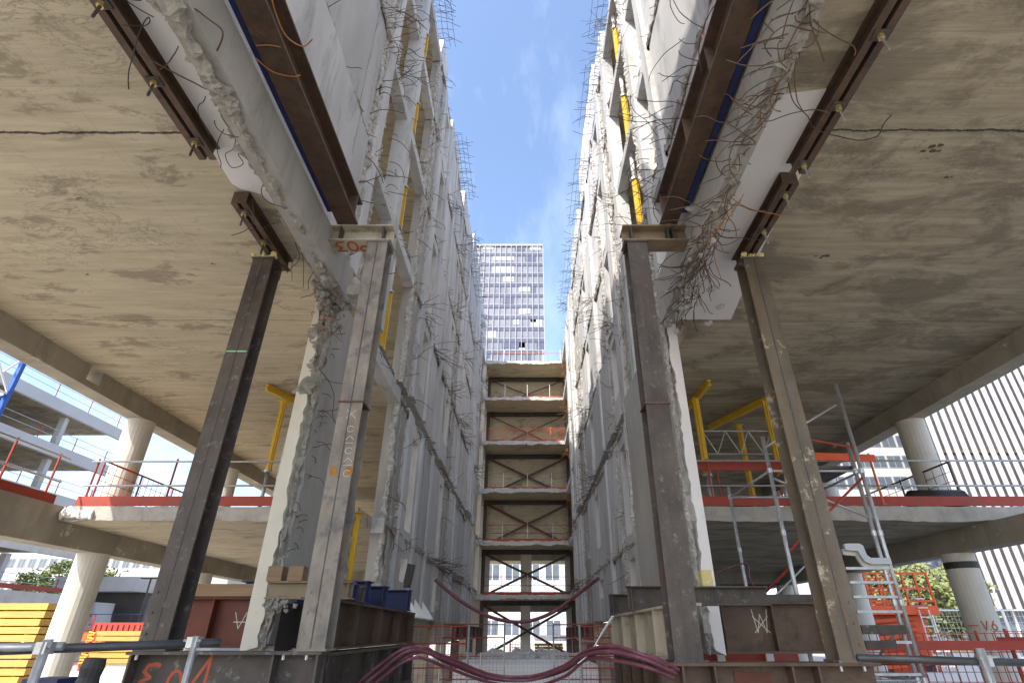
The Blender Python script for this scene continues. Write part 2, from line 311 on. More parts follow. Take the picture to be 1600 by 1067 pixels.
# ------------------------------------------------------------------ ground
g = MB(); g.box(-900, 900, -300, 1500, GZ - .4, GZ); o = single('ground', g, 'ground', kind='structure')
LV = [2.35, 5.58, 9.2, 12.8, 16.4, 19.7]      # tops of the floor slabs
TS = .28
YE = 39.5                                    # where the end block closes the gap
def wing(side):
    left = side < 0
    XW = -3.3 if left else 3.0; out = side
    T = thing('concrete_building', 'x',
              'building', (side * 7, 16, GZ))
    T['label'] = 'gutted concrete wing left of the gap, paler soffit with a sunlit outer column' if left else 'gutted concrete wing right of the gap, darker stained soffit with tangled rebar hanging off its edge'
    rd = random.Random(11 if left else 23)
    X = lambda a: XW + out * a              # a = distance into the building
    def bx(mb, a0, a1, y0, y1, z0, z1):
        xa, xb = sorted((X(a0), X(a1))); return mb.box(xa, xb, y0, y1, z0, z1)
    if left:
        segs = [(-5, 1.9, 'panel'), (1.9, 7.15, 'panel'), (7.15, 7.8, 'panel'), (7.8, 8.05, 'rough'), (8.05, 8.35, 'frame'), (8.35, 9.05, 'open'), (9.05, 9.45, 'deep'), (9.45, 10.1, 'open'),
                (10.1, 10.5, 'frame'), (10.5, 13., 'open'), (13., 14.2, 'rough'), (14.2, 14.75, 'frame'), (14.75, 16.2, 'slot'), (16.2, 16.5, 'frame'), (16.5, 18.3, 'panel'), (18.3, 18.6, 'frame'), (18.6, 20.5, 'panel'), (20.5, 21.7, 'slot'),
                (21.7, 23.5, 'rough'), (23.5, 25., 'panel'), (25., 25.3, 'frame'), (25.3, 27., 'panel'), (27., 30.3, 'panel'), (30.3, 32.6, 'column'), (32.6, 34.6, 'slot'), (34.6, 35.4, 'frame'), (35.4, 39.4, 'open')]
        low0 = 12.9
    else:
        segs = [(-5, 1.4, 'panel'), (1.4, 8.1, 'panel'), (8.1, 8.45, 'frame'), (8.45, 9.15, 'open'), (9.15, 9.5, 'deep'), (9.5, 9.8, 'frame'), (9.8, 10.3, 'rough'), (10.3, 12.9, 'open'), (12.9, 13.3, 'frame'), (13.3, 14.5, 'rough'),
                (14.5, 15.2, 'frame'), (15.2, 16.8, 'slot'), (16.8, 17.3, 'rough'), (17.3, 19.4, 'panel'), (19.4, 19.7, 'frame'), (19.7, 22.2, 'panel'), (22.2, 23.7, 'slot'), (23.7, 26.2, 'panel'), (26.2, 29., 'rough'), (29., 31.2, 'column'), (31.2, 33.6, 'slot'), (33.6, 34.4, 'frame'), (34.4, 39.4, 'open')]
        low0 = 12.9
    # --- slabs, edge beams, columns
    for k, lv in enumerate(LV):
        y0 = 11.7 if k == 0 else -7
        s = MB(); bx(s, .26, 10.25 - abs(XW), y0, YE + 3, lv - TS, lv)
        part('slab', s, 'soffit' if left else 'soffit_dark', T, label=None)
        b = MB(); xa, xb = sorted((side * 9.8, side * 10.25))
        z0 = lv - TS - .47
        if not left and k == 1:
            for a, c in ((-7, 8.2), (9.1, 15.95), (16.6, YE + 3)): b.box(xa, xb, a, c, z0, lv - TS - .002)
            b.box(xa, xb, 8.2, 9.1, z0, z0 + .12)
            b.box(xa, xb, 15.95, 16.6, z0, z0 + .3)
        elif left and k == 1:
            for a, c in ((-7, 10.9), (11.3, YE + 3)): b.box(xa, xb, a, c, z0, lv - TS - .002)
            b.box(xa, xb, 10.9, 11.3, z0, z0 + .14)
        elif k == 0:
            b.box(xa, xb, 11.7, YE + 3, z0, lv - TS - .002); b.box(xa, xb, 7 if left else 10.5, 11.698, z0, lv - .002 if left else lv - TS - .002)
            if not left: part('slab', MB().box(10.263, 11.7, 11.71, 12.3, lv - TS, lv), 'soffit_dark', T)
        else: b.box(xa, xb, -7, YE + 3, z0, lv - TS - .002)
        part('edge_beam', b, 'beamc', T)
        e = MB(); xo = side * 10.25; xa, xb = sorted((xo, xo + side * .012)); e.box(xa, xb, y0, YE + 3, lv - TS, lv + .002)
        part('slab_edge', e, 'slabtop', T)
        if k == 0:                           # face of the lower slab towards the camera
            e = MB(); xa, xb = sorted((X(.3), -9.8 if left else 11.7)); n = 50
            top = jag((xa, lv + .004), (xb, lv + .004), .012, .15, rd); bot = jag((xb if left else 11.7, lv - TS - .01), (xa, lv - TS - .01), .018, .15, rd)
            e.plate([(x, 11.66, z) for x, z in top + bot], (0, 1, 0), .05); part('slab_edge', e, 'slabtop', T)
        zb = GZ if k == 0 else LV[k - 1]
        for yc in (-.9, 3.8, 8.5, 13.3, 18., 22.7, 27.4, 32.1, 36.8):
            if k > 2 and yc > 30: continue
            c = MB(); x0 = side * 10.03
            z1 = z0
            if k == 1 and yc < 11: c.tube([(x0, yc, GZ), (x0, yc, z1)], .325, 24)
            elif k == 0 and yc < 7: continue
            else: c.tube([(x0, yc, zb), (x0, yc, z1)], .325, 24)
            part('column', c, 'column', T, smooth=False)
    # downstand cross beam + inner columns deep inside, seen under the lower slab
    for yc in (22.7, 32.1):
        for k in (0, 1):
            b = MB(); xa, xb = sorted((X(.3), side * 9.798)); b.box(xa, xb, yc - .2, yc + .2, LV[k] - TS - .4, LV[k] - TS - .003); part('cross_beam', b, 'beamc', T)
    # --- the cut wall along the gap
    def storey(z0, z1, k, ymin):
        for (a, b_, kd) in segs:
            if b_ <= ymin: continue
            a = max(a, ymin)
            if kd == 'panel':
                j = rd.uniform(-.05, .05); m = MB()
                pl = jag((a + .02, z0 + .03), (b_ - .02, z0 + .03), .035, .16, rd) + jag((b_ - .02, z0 + .03), (b_ - .02, z1 - .02), .018, .2, rd) + jag((b_ - .02, z1 - .02), (a + .02, z1 - .02), .035, .16, rd) + jag((a + .02, z1 - .02), (a + .02, z0 + .03), .018, .2, rd)
                m.plate([(X(j), y, z) for y, z in pl], (out, 0, 0), .26); part('wall_panel', m, 'wall', T)
                if b_ - a > 2.5 and a > 12:             # shallow rebate strip down the panel
                    m = MB(); yy = b_ - .35; m.rubble((X(j), yy + .3, z0), (X(j), yy + .3, z1), .09, .14, .09, up=(0, 1, 0), rd=rd); part('broken_edge', m, 'rubblew', T)
            elif kd == 'frame':
                m = MB(); bx(m, -.10, .3, a, b_, z0 - .001, z1 + .001); part('pier', m, 'wallw', T)
            elif kd == 'column':
                m = MB(); bx(m, -.14, .35, a, b_, z0 + .001, z1 + .001); bx(m, -.20, -.141, a + .5, b_ - .5, z0, z1); part('pier', m, 'wallw', T)
            elif kd == 'rough':
                m = MB(); bx(m, .03, .3, a + .05, b_ - .05, z0, z1); part('pier', m, 'wallg', T)
                m = MB()
                for y in (a + .06, b_ - .06): m.rubble((X(.02), y, z0 - .05), (X(.02), y, z1 + .05), .13, .14, .06, up=(0, 1, 0), rd=rd)
                if b_ - a > 1: m.rubble((X(.03), (a + b_) / 2, z0), (X(.03), (a + b_) / 2, z1), .08, .3, .08, up=(0, 1, 0), rd=rd)
                part('broken_edge', m, 'rubblew', T)
            elif kd == 'deep':               # stub of a torn cross wall, set back a little
                m = MB(); m.rubble((X(.34), (a + b_) / 2, z0 - .1), (X(.34), (a + b_) / 2, z1 - .05), .26, (b_ - a) * .9, .09, up=(0, 1, 0), amp=.25, rd=rd, wob=.15); part('broken_pier', m, 'rubblew', T)
                m = MB(); bx(m, .34, 2.2, a + .12, b_ - .12, z0 - .05, z1); part('cross_wall', m, 'wallg', T)
            elif kd == 'slot':
                m = MB(); h = z1 - z0
                pl = [(a, z0), (b_, z0), (b_, z1), (a, z1)]
                wy0, wy1 = a + .22, b_ - .22; wz0, wz1 = z0 + (.25 if rd.random() < .5 else .8), z1 - .4
                xa, xb = sorted((X(-.015), X(.26)))
                m.box(xa, xb, a, wy0, z0, z1); m.box(xa, xb, wy1, b_, z0, z1); m.box(xa, xb, wy0, wy1, z0, wz0); m.box(xa, xb, wy0, wy1, wz1, z1)
                part('wall_panel', m, 'wallw', T)
        # floor strip: fascia in the open bays, torn concrete elsewhere
    zl = [(.38 if True else 0, LV[0] - .0, 0)]
    storey(.38, LV[0] - .14, -1, low0)
    storey(LV[0] - .14, LV[1] - .14, 0, low0)
    for k in range(1, 5): storey(LV[k] - (.14 if k > 1 else -.35), LV[k + 1] - .14, k, -9)
    far = MB()
    for k, lv in enumerate(LV):
        ymin = low0 - .0 if k == 0 else (-5 if k > 1 else 10.5)
        for (a, b_, kd) in segs:
            if b_ <= ymin: continue
            a = max(a, ymin)
            if kd in ('open', 'deep') or (kd == 'frame'):
                m = MB(); bx(m, -.03, .262, a, b_, lv - TS - (.06), lv + .0); part('fascia', m, 'wallw', T)
                if kd == 'open' and k < 5:
                    m = MB(); m.rubble((X(.05), a, lv + .05), (X(.05), b_, lv + .05), .14, .12, .09, rd=rd); part('broken_edge', m, 'rubble', T)
            elif kd != 'column':
                m = MB() if a < 21 else far; m.rubble((X(.0), a, lv - .14), (X(.0), b_, lv - .14), .10, .17, .07, rd=rd)
                if a < 21: part('broken_edge', m, 'rubble', T)
    part('broken_edge', far, 'rubble', T, kind='stuff')
    # parapet remnants above the top floor
    tops = ([(-5, 7.8, 20.9), (7.8, 10.5, 21.6), (13., 14.75, 21.3), (16.5, 20.5, 20.9), (21.7, 27., 21.6), (27., 32.6, 22.9), (32.6, 39.4, 22.6)] if left else
            [(-5, 8.4, 20.2), (9., 11.2, 20.3), (12.9, 15.2, 21.6), (15.2, 17.3, 22.8), (17.3, 22.2, 23.), (23.7, 29., 21.8), (29, 34.4, 20.4)])
    for a, b_, zt in tops:
        m = MB(); pl = [(a, LV[5] - .14), (b_, LV[5] - .14)] + jag((b_, zt), (a, zt), .16, .3, rd)
        m.plate([(X(.02), y, z) for y, z in pl], (out, 0, 0), .24); part('parapet', m, 'wallw', T)
    # --- rebar torn off along every floor line (the floors that once bridged the gap)
    rb = []
    for k, lv in enumerate(LV):
        ymin = low0 if k == 0 else (-1 if k > 1 else 10.6)
        y = ymin; m = MB(); dense = 0
        while y < 38:
            near = max(.0, 1 - (y / 26)); r = .0055 + .0001 * y
            n = 1 if rd.random() < .42 else 0
            if rd.random() < .028: dense = 5
            for q in range(n + (2 if dense > 0 else 0)):
                ln = rd.uniform(.12, .42) if dense <= 0 else rd.uniform(.5, 1.1)
                m.wire((X(0), y + rd.uniform(-.08, .08), lv - rd.choice((.06, .2)) + rd.uniform(-.03, .03)), (-out, rd.uniform(-.45, .45), rd.uniform(-.5, .35)), ln, r, 6, .38, .12, rd)
            dense -= 1; y += rd.uniform(.1, .24)
        part('rebar', m, 'rebar', T)
    for (a, b_, kd) in segs:                 # a few vertical runs beside the torn piers
        if kd in ('rough', 'deep') and a > 5:
            m = MB()
            for q in range(26):
                z = rd.uniform(6 if a < low0 else .8, 19.5); y = rd.choice((a, b_)) + rd.uniform(-.1, .1)
                m.wire((X(0), y, z), (-out, rd.uniform(-.8, .8), rd.uniform(-.5, .5)), rd.uniform(.25, .9), .008, 7, .5, .2, rd)
            part('rebar', m, 'rebar', T)
    # mesh mats hanging over the top edge against the sky
    m = MB()
    for (a, b_) in (((9.2, 12.8), (17, 21.), (24., 31.)) if left else ((8.6, 12.4), (13.5, 16.5), (18., 23.), (25., 32.))):
        y = a
        while y < b_:
            z = rd.uniform(19.7, 20.1) if left else rd.uniform(19.4, 20.2); ln = rd.uniform(.35, .95)
            m.tube([(X(0), y, z), (X(-ln * .5), y + rd.uniform(-.05, .05), z + rd.uniform(-.1, .12)), (X(-ln), y + rd.uniform(-.1, .1), z + rd.uniform(-.3, .15))], .009, 4); y += rd.uniform(.13, .2)
        for q in range(3): m.tube([(X(-.2 - .2 * q), a + (b_ - a) * t / 14, 19.85 + rd.uniform(-.08, .08)) for t in range(15)], .008, 4)
    part('rebar', m, 'rebar_dark', T)
    # orange netting and rails left on the open floors
    m = MB()
    for k in range(0, 5):
        for (a, b_, kd) in segs:
            if kd == 'open' and k > 1 and b_ > 7 and b_ - a > 1:
                z = LV[k]; 
                for i in range(5): m.tube([(X(.5), a, z + .12 + .2 * i), (X(.5), b_, z + .12 + .2 * i)], .012, 4)
                y = a
                while y < b_: m.tube([(X(.5), y, z), (X(.5), y, z + 1.05)], .008, 4); y += .16
    part('safety_mesh', m, 'orange_net', T)
    return T, X, rd
TL, XLf, rdl = wing(-1)
TR, XRf, rdr = wing(1)

# --- broken wall stub over the gap edge: plaster strip, torn lip, downstand wall face
def lip(T, side, rd):
    zs = 5.3
    if side < 0:
        part('slab', MB().box(-3.559, -3.301, -7, 7.8, 5.3, 5.58), 'soffit', T)
        part('wall_stub', MB().box(-3.3, -3.02, -4, 7.7, 4.95, 5.56), 'wallg', T)
        m = MB(); m.rubble((-3.12, -4, 4.96), (-3.17, 7.9, 4.96), .16, .13, .045, rd=rd, amp=.6); m.rubble((-3.27, -4, 5.08), (-3.3, 7.9, 5.08), .2, .16, .045, rd=rd, amp=.6); m.rubble((-3.4, -4, 5.24), (-3.42, 7.9, 5.24), .14, .12, .05, rd=rd); part('broken_edge', m, 'rubble', T)
        pl = jag((-3.92, -4), (-3.94, 5.3), .02, .3, rd) + jag((-3.94, 5.3), (-3.5, 5.7), .05, .1, rd) + jag((-3.5, 5.7), (-3.4, -4), .05, .12, rd)
        m = MB().plate([(x, y, zs - .004) for x, y in pl], (0, 0, -1), .012); part('plaster_strip', m, 'plaster', T)
    else:
        part('wall_stub', MB().box(2.5, 2.7, -4, 8.55, 5.0, 5.9), 'cream' if False else 'wallg', T); part('slab', MB().box(2.701, 3.259, -7, 8.9, 5.3, 5.58), 'soffit_dark', T)
        part('wall_stub', MB().box(2.455, 2.498, -4, 6.3, 5.95, 6.7), 'wall', T)
        m = MB(); m.rubble((2.58, -4, 4.99), (2.6, 8.6, 4.99), .14, .11, .04, rd=rd, amp=.6); m.rubble((2.69, -4, 5.1), (2.71, 8.6, 5.1), .11, .12, .04, rd=rd, amp=.6); m.rubble((2.74, -4, 5.26), (2.76, 8.8, 5.26), .09, .08, .045, rd=rd); part('broken_edge', m, 'rubble', T)
        pl = [(3.55, 3.85), (3.62, 5.), (3.7, 6.6), (3.95, 8.85)] + jag((3.95, 8.85), (2.74, 8.85), .02, .2, rd) + jag((2.74, 8.85), (2.74, 3.85), .04, .12, rd)
        m = MB().plate([(x, y, zs - .004) for x, y in pl], (0, 0, -1), .012); part('plaster_strip', m, 'plaster', T)
lip(TL, -1, rdl); lip(TR, 1, rdr)
# --- the standing stub of wall under it (left with a cream end, right with a white end)
def stubwall(T, side, rd):
    if side < 0:
        a, b_, y0, y1, z0 = -3.30, -3.62, 7.8, 10.5, -.22; mf, me_ = 'wallg', 'cream'
    else:
        a, b_, y0, y1, z0 = 2.54, 2.80, 8.62, 12.9, -.28; mf, me_ = 'wallg', 'plaster'
    o = -1 if side < 0 else 1
    # side face with a torn front edge
    pl = jag((y0 + .16, 5.28), (y0 + .12, z0), .07, .09, rd) + [(y1, z0), (y1, 5.28)]
    m = MB().plate([(a, y, z) for y, z in pl], (o, 0, 0), .16); part('stub_wall', m, mf, T)
    # smooth end face, outline torn on the gap side
    xi = a + o * .16
    pl = jag((xi - o * .06, 5.28) if side > 0 else (xi + .0, 4.2), (xi - o * .05, z0), .022, .06, rd) + [(b_, z0), (b_, 5.28)] + ([] if side > 0 else [(b_ + .03, 5.28)])
    m = MB().plate([(x, y0 + .02, z) for x, z in pl], (0, 1, 0), y1 - y0 - .03); part('stub_wall', m, me_, T)
    q = .10 if side < 0 else .055
    m = MB(); m.rubble((a + o * q * .6, y0 + .1, z0), (a + o * q * .6, y0 + .1, 5.2), q, .14, .045, up=(0, 1, 0), rd=rd, amp=.55)
    if side < 0: m.rubble((a + o * .16, y0 + .1, 3.3), (a + o * .2, y0 + .1, 5.25), .24, .2, .05, up=(0, 1, 0), rd=rd, amp=.5)
    m.rubble((a, y1, z0), (a, y1, 5.2), .1, .12, .06, up=(0, 1, 0), rd=rd)
    part('broken_edge', m, 'rubble' if side < 0 else 'rubblew', T)
    m = MB(); 
    for q in range(34):
        m.wire((a, y0 + .1 + rd.uniform(0, .3), rd.uniform(z0 + .3, 5.2)), (-o, -rd.uniform(0, 1), rd.uniform(-.6, .4)), rd.uniform(.1, .45), .006, 6, .5, .2, rd)
    part('rebar', m, 'rebar', T)
    m = MB(); m.box(*sorted((a + -o * .004, a)), y0 + .3, y1 - .05, z0 + .002, .36)  # thin dark sheet standing in for the shade on the wall foot below the needles
    part('shade_sheet', m, mat('foot_shade' + str(side), (.10, .10, .10), (.07, .07, .07), 2, .8), T)
stubwall(TL, -1, rdl); stubwall(TR, 1, rdr)
# lumps and tangles at the junction of stub, header and soffit
m = MB()
for q in range(110):
    m.lump((-3.3 + rdl.gauss(0, .08), 7.5 + rdl.gauss(0, .3), 4.98 + rdl.gauss(0, .13)), rdl.uniform(.025, .075), rdl)
part('broken_edge', m, 'rubble', TL)
m = MB()
for q in range(90):
    m.lump((2.66 + rdr.gauss(0, .07), 7.5 + rdr.gauss(0, .6), 5.0 + rdr.gauss(0, .1)), rdr.uniform(.02, .07), rdr)
part('broken_edge', m, 'rubblew', TR)
def tangle(T, n, box, ln, matn, rd, dirs, r=.007, curl=.45, droop=.25, segs=10):
    m = MB(); own = sum(1 for o in T.children if o.name.startswith('rebar') and not o.get('kind'))
    for q in range(n):
        if own < 92 and q % 2 == 0:
            own += 1; part('rebar', MB().wire([rd.uniform(*box[i]) for i in range(3)], [dirs[i] + rd.uniform(-.6, .6) for i in range(3)], rd.uniform(*ln), r, segs, curl, droop, rd), matn, T, smooth=True); continue
        p = [rd.uniform(*box[i]) for i in range(3)]
        d = [dirs[i] + rd.uniform(-.6, .6) for i in range(3)]
        m.wire(p, d, rd.uniform(*ln), r, segs, curl, droop, rd)
    part('rebar', m, matn, T, smooth=True)
tangle(TR, 90, ((2.5, 2.7), (1.2, 7.6), (4.9, 5.1)), (.25, .8), 'rebar', rdr, (-.6, .5, -.1), r=.006, curl=.4, droop=.05)
tangle(TR, 40, ((2.6, 2.8), (5.2, 6.9), (4.9, 5.1)), (.3, .9), 'rebar', rdr, (-.2, .9, -.2), curl=.4, droop=.1, r=.006)
tangle(TR, 30, ((2.6, 2.9), (6.2, 7.8), (4.7, 5.2)), (.25, .7), 'rebar_dark', rdr, (-.5, .3, -.4), curl=.4, r=.006)
tangle(TR, 36, ((2.5, 2.7), (2.6, 4.6), (4.9, 5.1)), (.3, .9), 'rebar', rdr, (-.4, .1, -.2), curl=.6, droop=.05, r=.0055)
tangle(TR, 30, ((2.35, 2.5), (2.5, 7.5), (6.3, 8.2)), (.4, 1.2), 'rebar_dark', rdr, (-.7, .1, .2), curl=.4, droop=.05, r=.006)
tangle(TR, 9, ((2.65, 2.9), (5.2, 7.2), (4.9, 5.1)), (.4, .8), 'rebar_orange', rdr, (-.1, .1, -.7), r=.006, curl=.35)
tangle(TL, 16, ((-3.5, -3.3), (2.6, 7.4), (4.85, 5.1)), (.3, 1.1), 'rebar_dark', rdl, (.0, .0, -.6), r=.005, curl=.5)
tangle(TL, 12, ((-3.5, -3.2), (7.2, 7.9), (4.2, 5.2)), (.25, .6), 'rebar_orange', rdl, (.9, -.2, -.2), r=.006, curl=.25)
def pixwire(T, pts, x=None, y=None, z=None, r=.007, m='rebar', sm=True):
    q = [P(a, b, x=x, y=y, z=z) for a, b in pts]; o = []
    for i in range(len(q) - 1):
        p0, p1, p2, p3 = q[max(i - 1, 0)], q[i], q[i + 1], q[min(i + 2, len(q) - 1)]
        for s in range(4):
            t = s / 4; o.append(.5 * ((2 * p1) + (p2 - p0) * t + (2 * p0 - 5 * p1 + 4 * p2 - p3) * t * t + (3 * p1 - p0 - 3 * p2 + p3) * t ** 3))
    o.append(q[-1]); part('rebar', MB().tube(o, r, 6), m, T, smooth=sm)
pixwire(TL, [(425, 0), (432, 25), (448, 58), (473, 73), (488, 62)], z=5.55, m='rebar_orange', r=.008)
pixwire(TL, [(400, 72), (420, 71), (438, 74)], z=5.55, m='rebar_orange', r=.008)
pixwire(TL, [(400, 92), (425, 112), (455, 120), (469, 118)], z=5.55, m='rebar_orange', r=.008)
pixwire(TL, [(262, 0), (300, 12), (325, 30), (348, 50), (340, 78), (328, 92), (328, 138), (300, 128), (255, 105), (215, 82)], z=5.0, m='rebar', r=.008)
pixwire(TL, [(370, 205), (365, 232), (352, 242), (362, 262), (380, 256), (372, 240), (392, 244)], z=5.1, m='rebar_dark', r=.005)
pixwire(TR, [(1232, 130), (1240, 160), (1262, 182), (1275, 203), (1330, 218), (1350, 219), (1372, 212), (1380, 195), (1393, 180)], z=5.05, m='rebar_dark', r=.006)
pixwire(TR, [(1115, 360), (1130, 370), (1160, 372), (1190, 375)], z=5.05, m='rebar_dark', r=.006)
pixwire(TL, [(498, 575), (515, 598), (522, 620), (520, 650), (528, 668)], x=-3.2, m='rebar', r=.007)
# painted marks on the walls
def wallmark(T, x, y, z, polys, wd, matn, lab=None):
    m = MB(); o = 1 if x < 0 else -1
    stroke(m, polys, (x, y, z), (0, 1 if x > 0 else 1, 0), (0, 0, 1), wd, (o, 0, 0), .012); part('painted_mark', m, matn, T)
for (y, z) in ((5.2, 8.4), (4.6, 9.6), (18.6, 4.0), (19.2, 7.8), (14., 1.4)):
    wallmark(TR, 3.0, y, z, [[(0, 0), (.05, .35)], [(.25, .05), (.1, .4)], [(.3, .5), (.2, .15), (.35, .1)]], .05, 'paint_pink')
for (y, z) in ((13.9, 6.6), (13.9, 3.0)): wallmark(TR, 2.98, y, z, [circ(0, 0, .1, .13)], .1, 'paint_green')
wallmark(TR, 2.98, 27.4, 1.2, [[(0, .2), (0, 1.3)], [(.5, 0), (.45, 1.6)]], .12, 'paint_red')

# ------------------------------------------------------------------ end block that closes the gap
E = thing('concrete_building', 'six-storey end block closing the gap, bare floors stiffened with dark X bracing', 'building', (.1, 42, GZ))
x0, x1 = -3.2, 3.5; yb = 42.6
lv2 = [2.2, 5.6, 9.2, 12.8, 16.4, 19.6]
rde = random.Random(5)
for k, lv in enumerate(lv2):
    m = MB(); m.box(x0 - 1.5, x1 + 1.5, YE + .06, 52, lv - .2, lv); part('slab', m, 'soffit', E)
    m = MB(); pl = jag((x0 - .8, lv + .02), (x1 + .8, lv + .02), .05, .2, rde) + jag((x1 + .8, lv - .24), (x0 - .8, lv - .24), .06, .2, rde)
    m.plate([(x, YE - .02, z) for x, z in pl], (0, 1, 0), .075); part('broken_edge', m, 'rubblew', E)
    m = MB(); m.hsec((x0 + .1, yb - .25, lv - .36), (x1 - .1, yb - .25, lv - .36), .3, .26, .03, .02); part('steel_beam', m, 'steel_dark', E)
    if k >= 2:
        zb = lv2[k - 1]
        m = MB(); m.box(x0 - 1.5, x1 + 1.5, yb, yb + .3, zb + .001, lv - .201); part('back_wall', m, 'soffit', E)
    if k == 1:
        for (xa, xb) in ((x0 - 1.4, x0 + .55), (-.35, .45), (x1 - .6, x1 + 1.4)):
            m = MB(); m.box(xa, xb, yb, yb + .3, lv2[0] + .001, lv - .201); part('pier', m, 'column', E)
        m = MB(); m.box(x0 + .552, x1 - .602, yb + .02, yb + .28, lv - .9, lv - .202); part('lintel', m, 'beamc', E)
    if k == 0:
        for (xa, xb) in ((x0 - 1.4, x0 + .55), (-.35, .35), (x1 - .6, x1 + 1.4)):
            m = MB(); m.box(xa, xb, yb, yb + .3, GZ, lv - .201); part('pier', m, 'column', E)
        m = MB(); m.box(x0 + .552, x1 - .602, yb + .02, yb + .28, lv - .9, lv - .202); part('lintel', m, 'beamc', E)
for xp in (x0 + .1, x1 - .1):
    m = MB(); m.hsec((xp, yb - .25, GZ), (xp, yb - .25, 19.3), .28, .26, .03, .02, up=(0, 1, 0)); part('steel_post', m, 'steel_dark', E)
zz = [GZ] + lv2
for k in range(6):
    za, zb = zz[k] + .1, zz[k + 1] - .5; hh = .16 if k < 4 else .08
    for (a, b_) in (((x0 + .2, za), (x1 - .2, zb)), ((x1 - .2, za), (x0 + .2, zb))):
        m = MB(); yy = yb - .32 - (.06 if a[0] < 0 else 0); m.bar((a[0], yy, a[1]), (b_[0], yy, b_[1]), .05, hh, up=(0, 0, 1)); part('brace', m, 'steel_dark' if k % 2 or a[0] < 0 else 'steel_red', E)
for sx in (-1, 1):                            # flank walls with window openings
    xa, xb = sorted(((x0 - .02 if sx < 0 else x1 + .02), (x0 - .3 if sx < 0 else x1 + .3)))
    for k in range(1, 6):
        m = MB(); za, zb = lv2[k - 1] + .002, lv2[k] - .202
        m.box(xa, xb, YE + .1, YE + .5, za, zb); m.box(xa, xb, yb - .6, yb - .002, za, zb); m.box(xa, xb, YE + .502, yb - .602, zb - .5, zb); part('flank_wall', m, 'column', E)
m = MB()
for q in range(130): m.wire((x1 - .15 + rde.uniform(-.25, .2), YE, rde.choice(lv2[2:]) - rde.uniform(.1, 1.2)), (-.3, -1, -.2), rde.uniform(.3, .9), .014, 6, .5, .3, rde)
part('rebar', m, 'rebar_orange', E)
def guard(name, label, cat, p, q, posts, h=1.05, rails=(.5, 1.0), toe=True, matp='red', matr='galv', matt='red', lean=0, group=None, th=.16, mesh=None, zt=.02):
    p, q = Vector(p), Vector(q); d = (q - p).normalized(); T = thing(name, label, cat, tuple((p + q) / 2), group=group)
    for t in posts:
        b = p.lerp(q, t); m = MB(); m.tube([b, b + Vector((0, 0, h))], .022, 8); m.box(b.x - .05, b.x + .05, b.y - .05, b.y + .05, b.z, b.z + .012); part('post', m, matp, T)
    nrm = Vector((-d.y, d.x, 0)) * .035
    for r_ in rails:
        m = MB(); m.tube([p - nrm + Vector((0, 0, r_)), q - nrm + Vector((0, 0, r_))], .022, 8); part('rail', m, matr, T, smooth=True)
    if toe: m = MB(); m.bar(p - nrm * 1.4 + Vector((0, 0, zt + th / 2)), q - nrm * 1.4 + Vector((0, 0, zt + th / 2)), .028, th); part('toe_board', m, matt, T)
    if mesh:
        m = MB(); Ln = (q - p).length; n = int(Ln / mesh)
        for i in range(n + 1): b = p + d * (i * mesh); m.tube([b - nrm * .5, b - nrm * .5 + Vector((0, 0, h - .03))], .007, 4)
        for i in range(6): m.tube([p - nrm * .5 + Vector((0, 0, .06 + i * (h - .1) / 5)), q - nrm * .5 + Vector((0, 0, .06 + i * (h - .1) / 5))], .007, 4)
        part('mesh', m, matp, T)
    return T
floors = ['ground storey', 'second', 'third', 'fourth', 'fifth', 'roof']
gp = [ (0, 'lowest'), (1, 'second lowest'), (2, 'third from the bottom'), (3, 'fourth from the bottom, hung with red mesh,'), (4, 'highest walled storey'), (5, 'roof')]
labs = ['red guard boards on the lowest floor of the end block', 'red guard boards on the end block floor second from the bottom', 'low red toe board with thin posts on the third floor of the end block',
        'red mesh guard on the fourth floor of the end block', 'thin red toe board on the uppermost storey of the end block', 'orange rail with white posts on the roof of the end block']
for k, lv in enumerate(lv2):
    mm = .18 if k == 3 else None
    guard('guard_rail', labs[k], 'guard rail', (x0 + .35, YE + .35, lv), (x1 - .35, YE + .35, lv), (.2, .5, .8) if k != 5 else (.18, .42, .72, .96), h=1.25, rails=(.6, 1.15) if k < 2 else ((.9,) if k == 5 else ((1.1,) if k == 3 else ())),
          toe=k < 5, matp='white' if k not in (3,) else 'orange_net', matr='red' if k < 2 else 'orange_net', th=.2, group='guard rails on the end block', mesh=mm)

for (x, y, r_) in ((5.1, 4.72, .09), (4.75, 6.9, .07), (5.6, 5.2, .03), (4.3, 7.6, .03), (-6.2, 5.6, .03), (-5.1, 7.1, .03), (-7.4, 7.4, .035)):
    m = MB()
    for q in range(7): m.lump((x + rnd.uniform(-1.4, 1.4) * r_, y + rnd.uniform(-.6, .6) * r_, 5.30), r_ * rnd.uniform(.25, .5), rnd, (1.4, .8, .35))
    part('spall', m, 'bark', TR if x > 0 else TL)
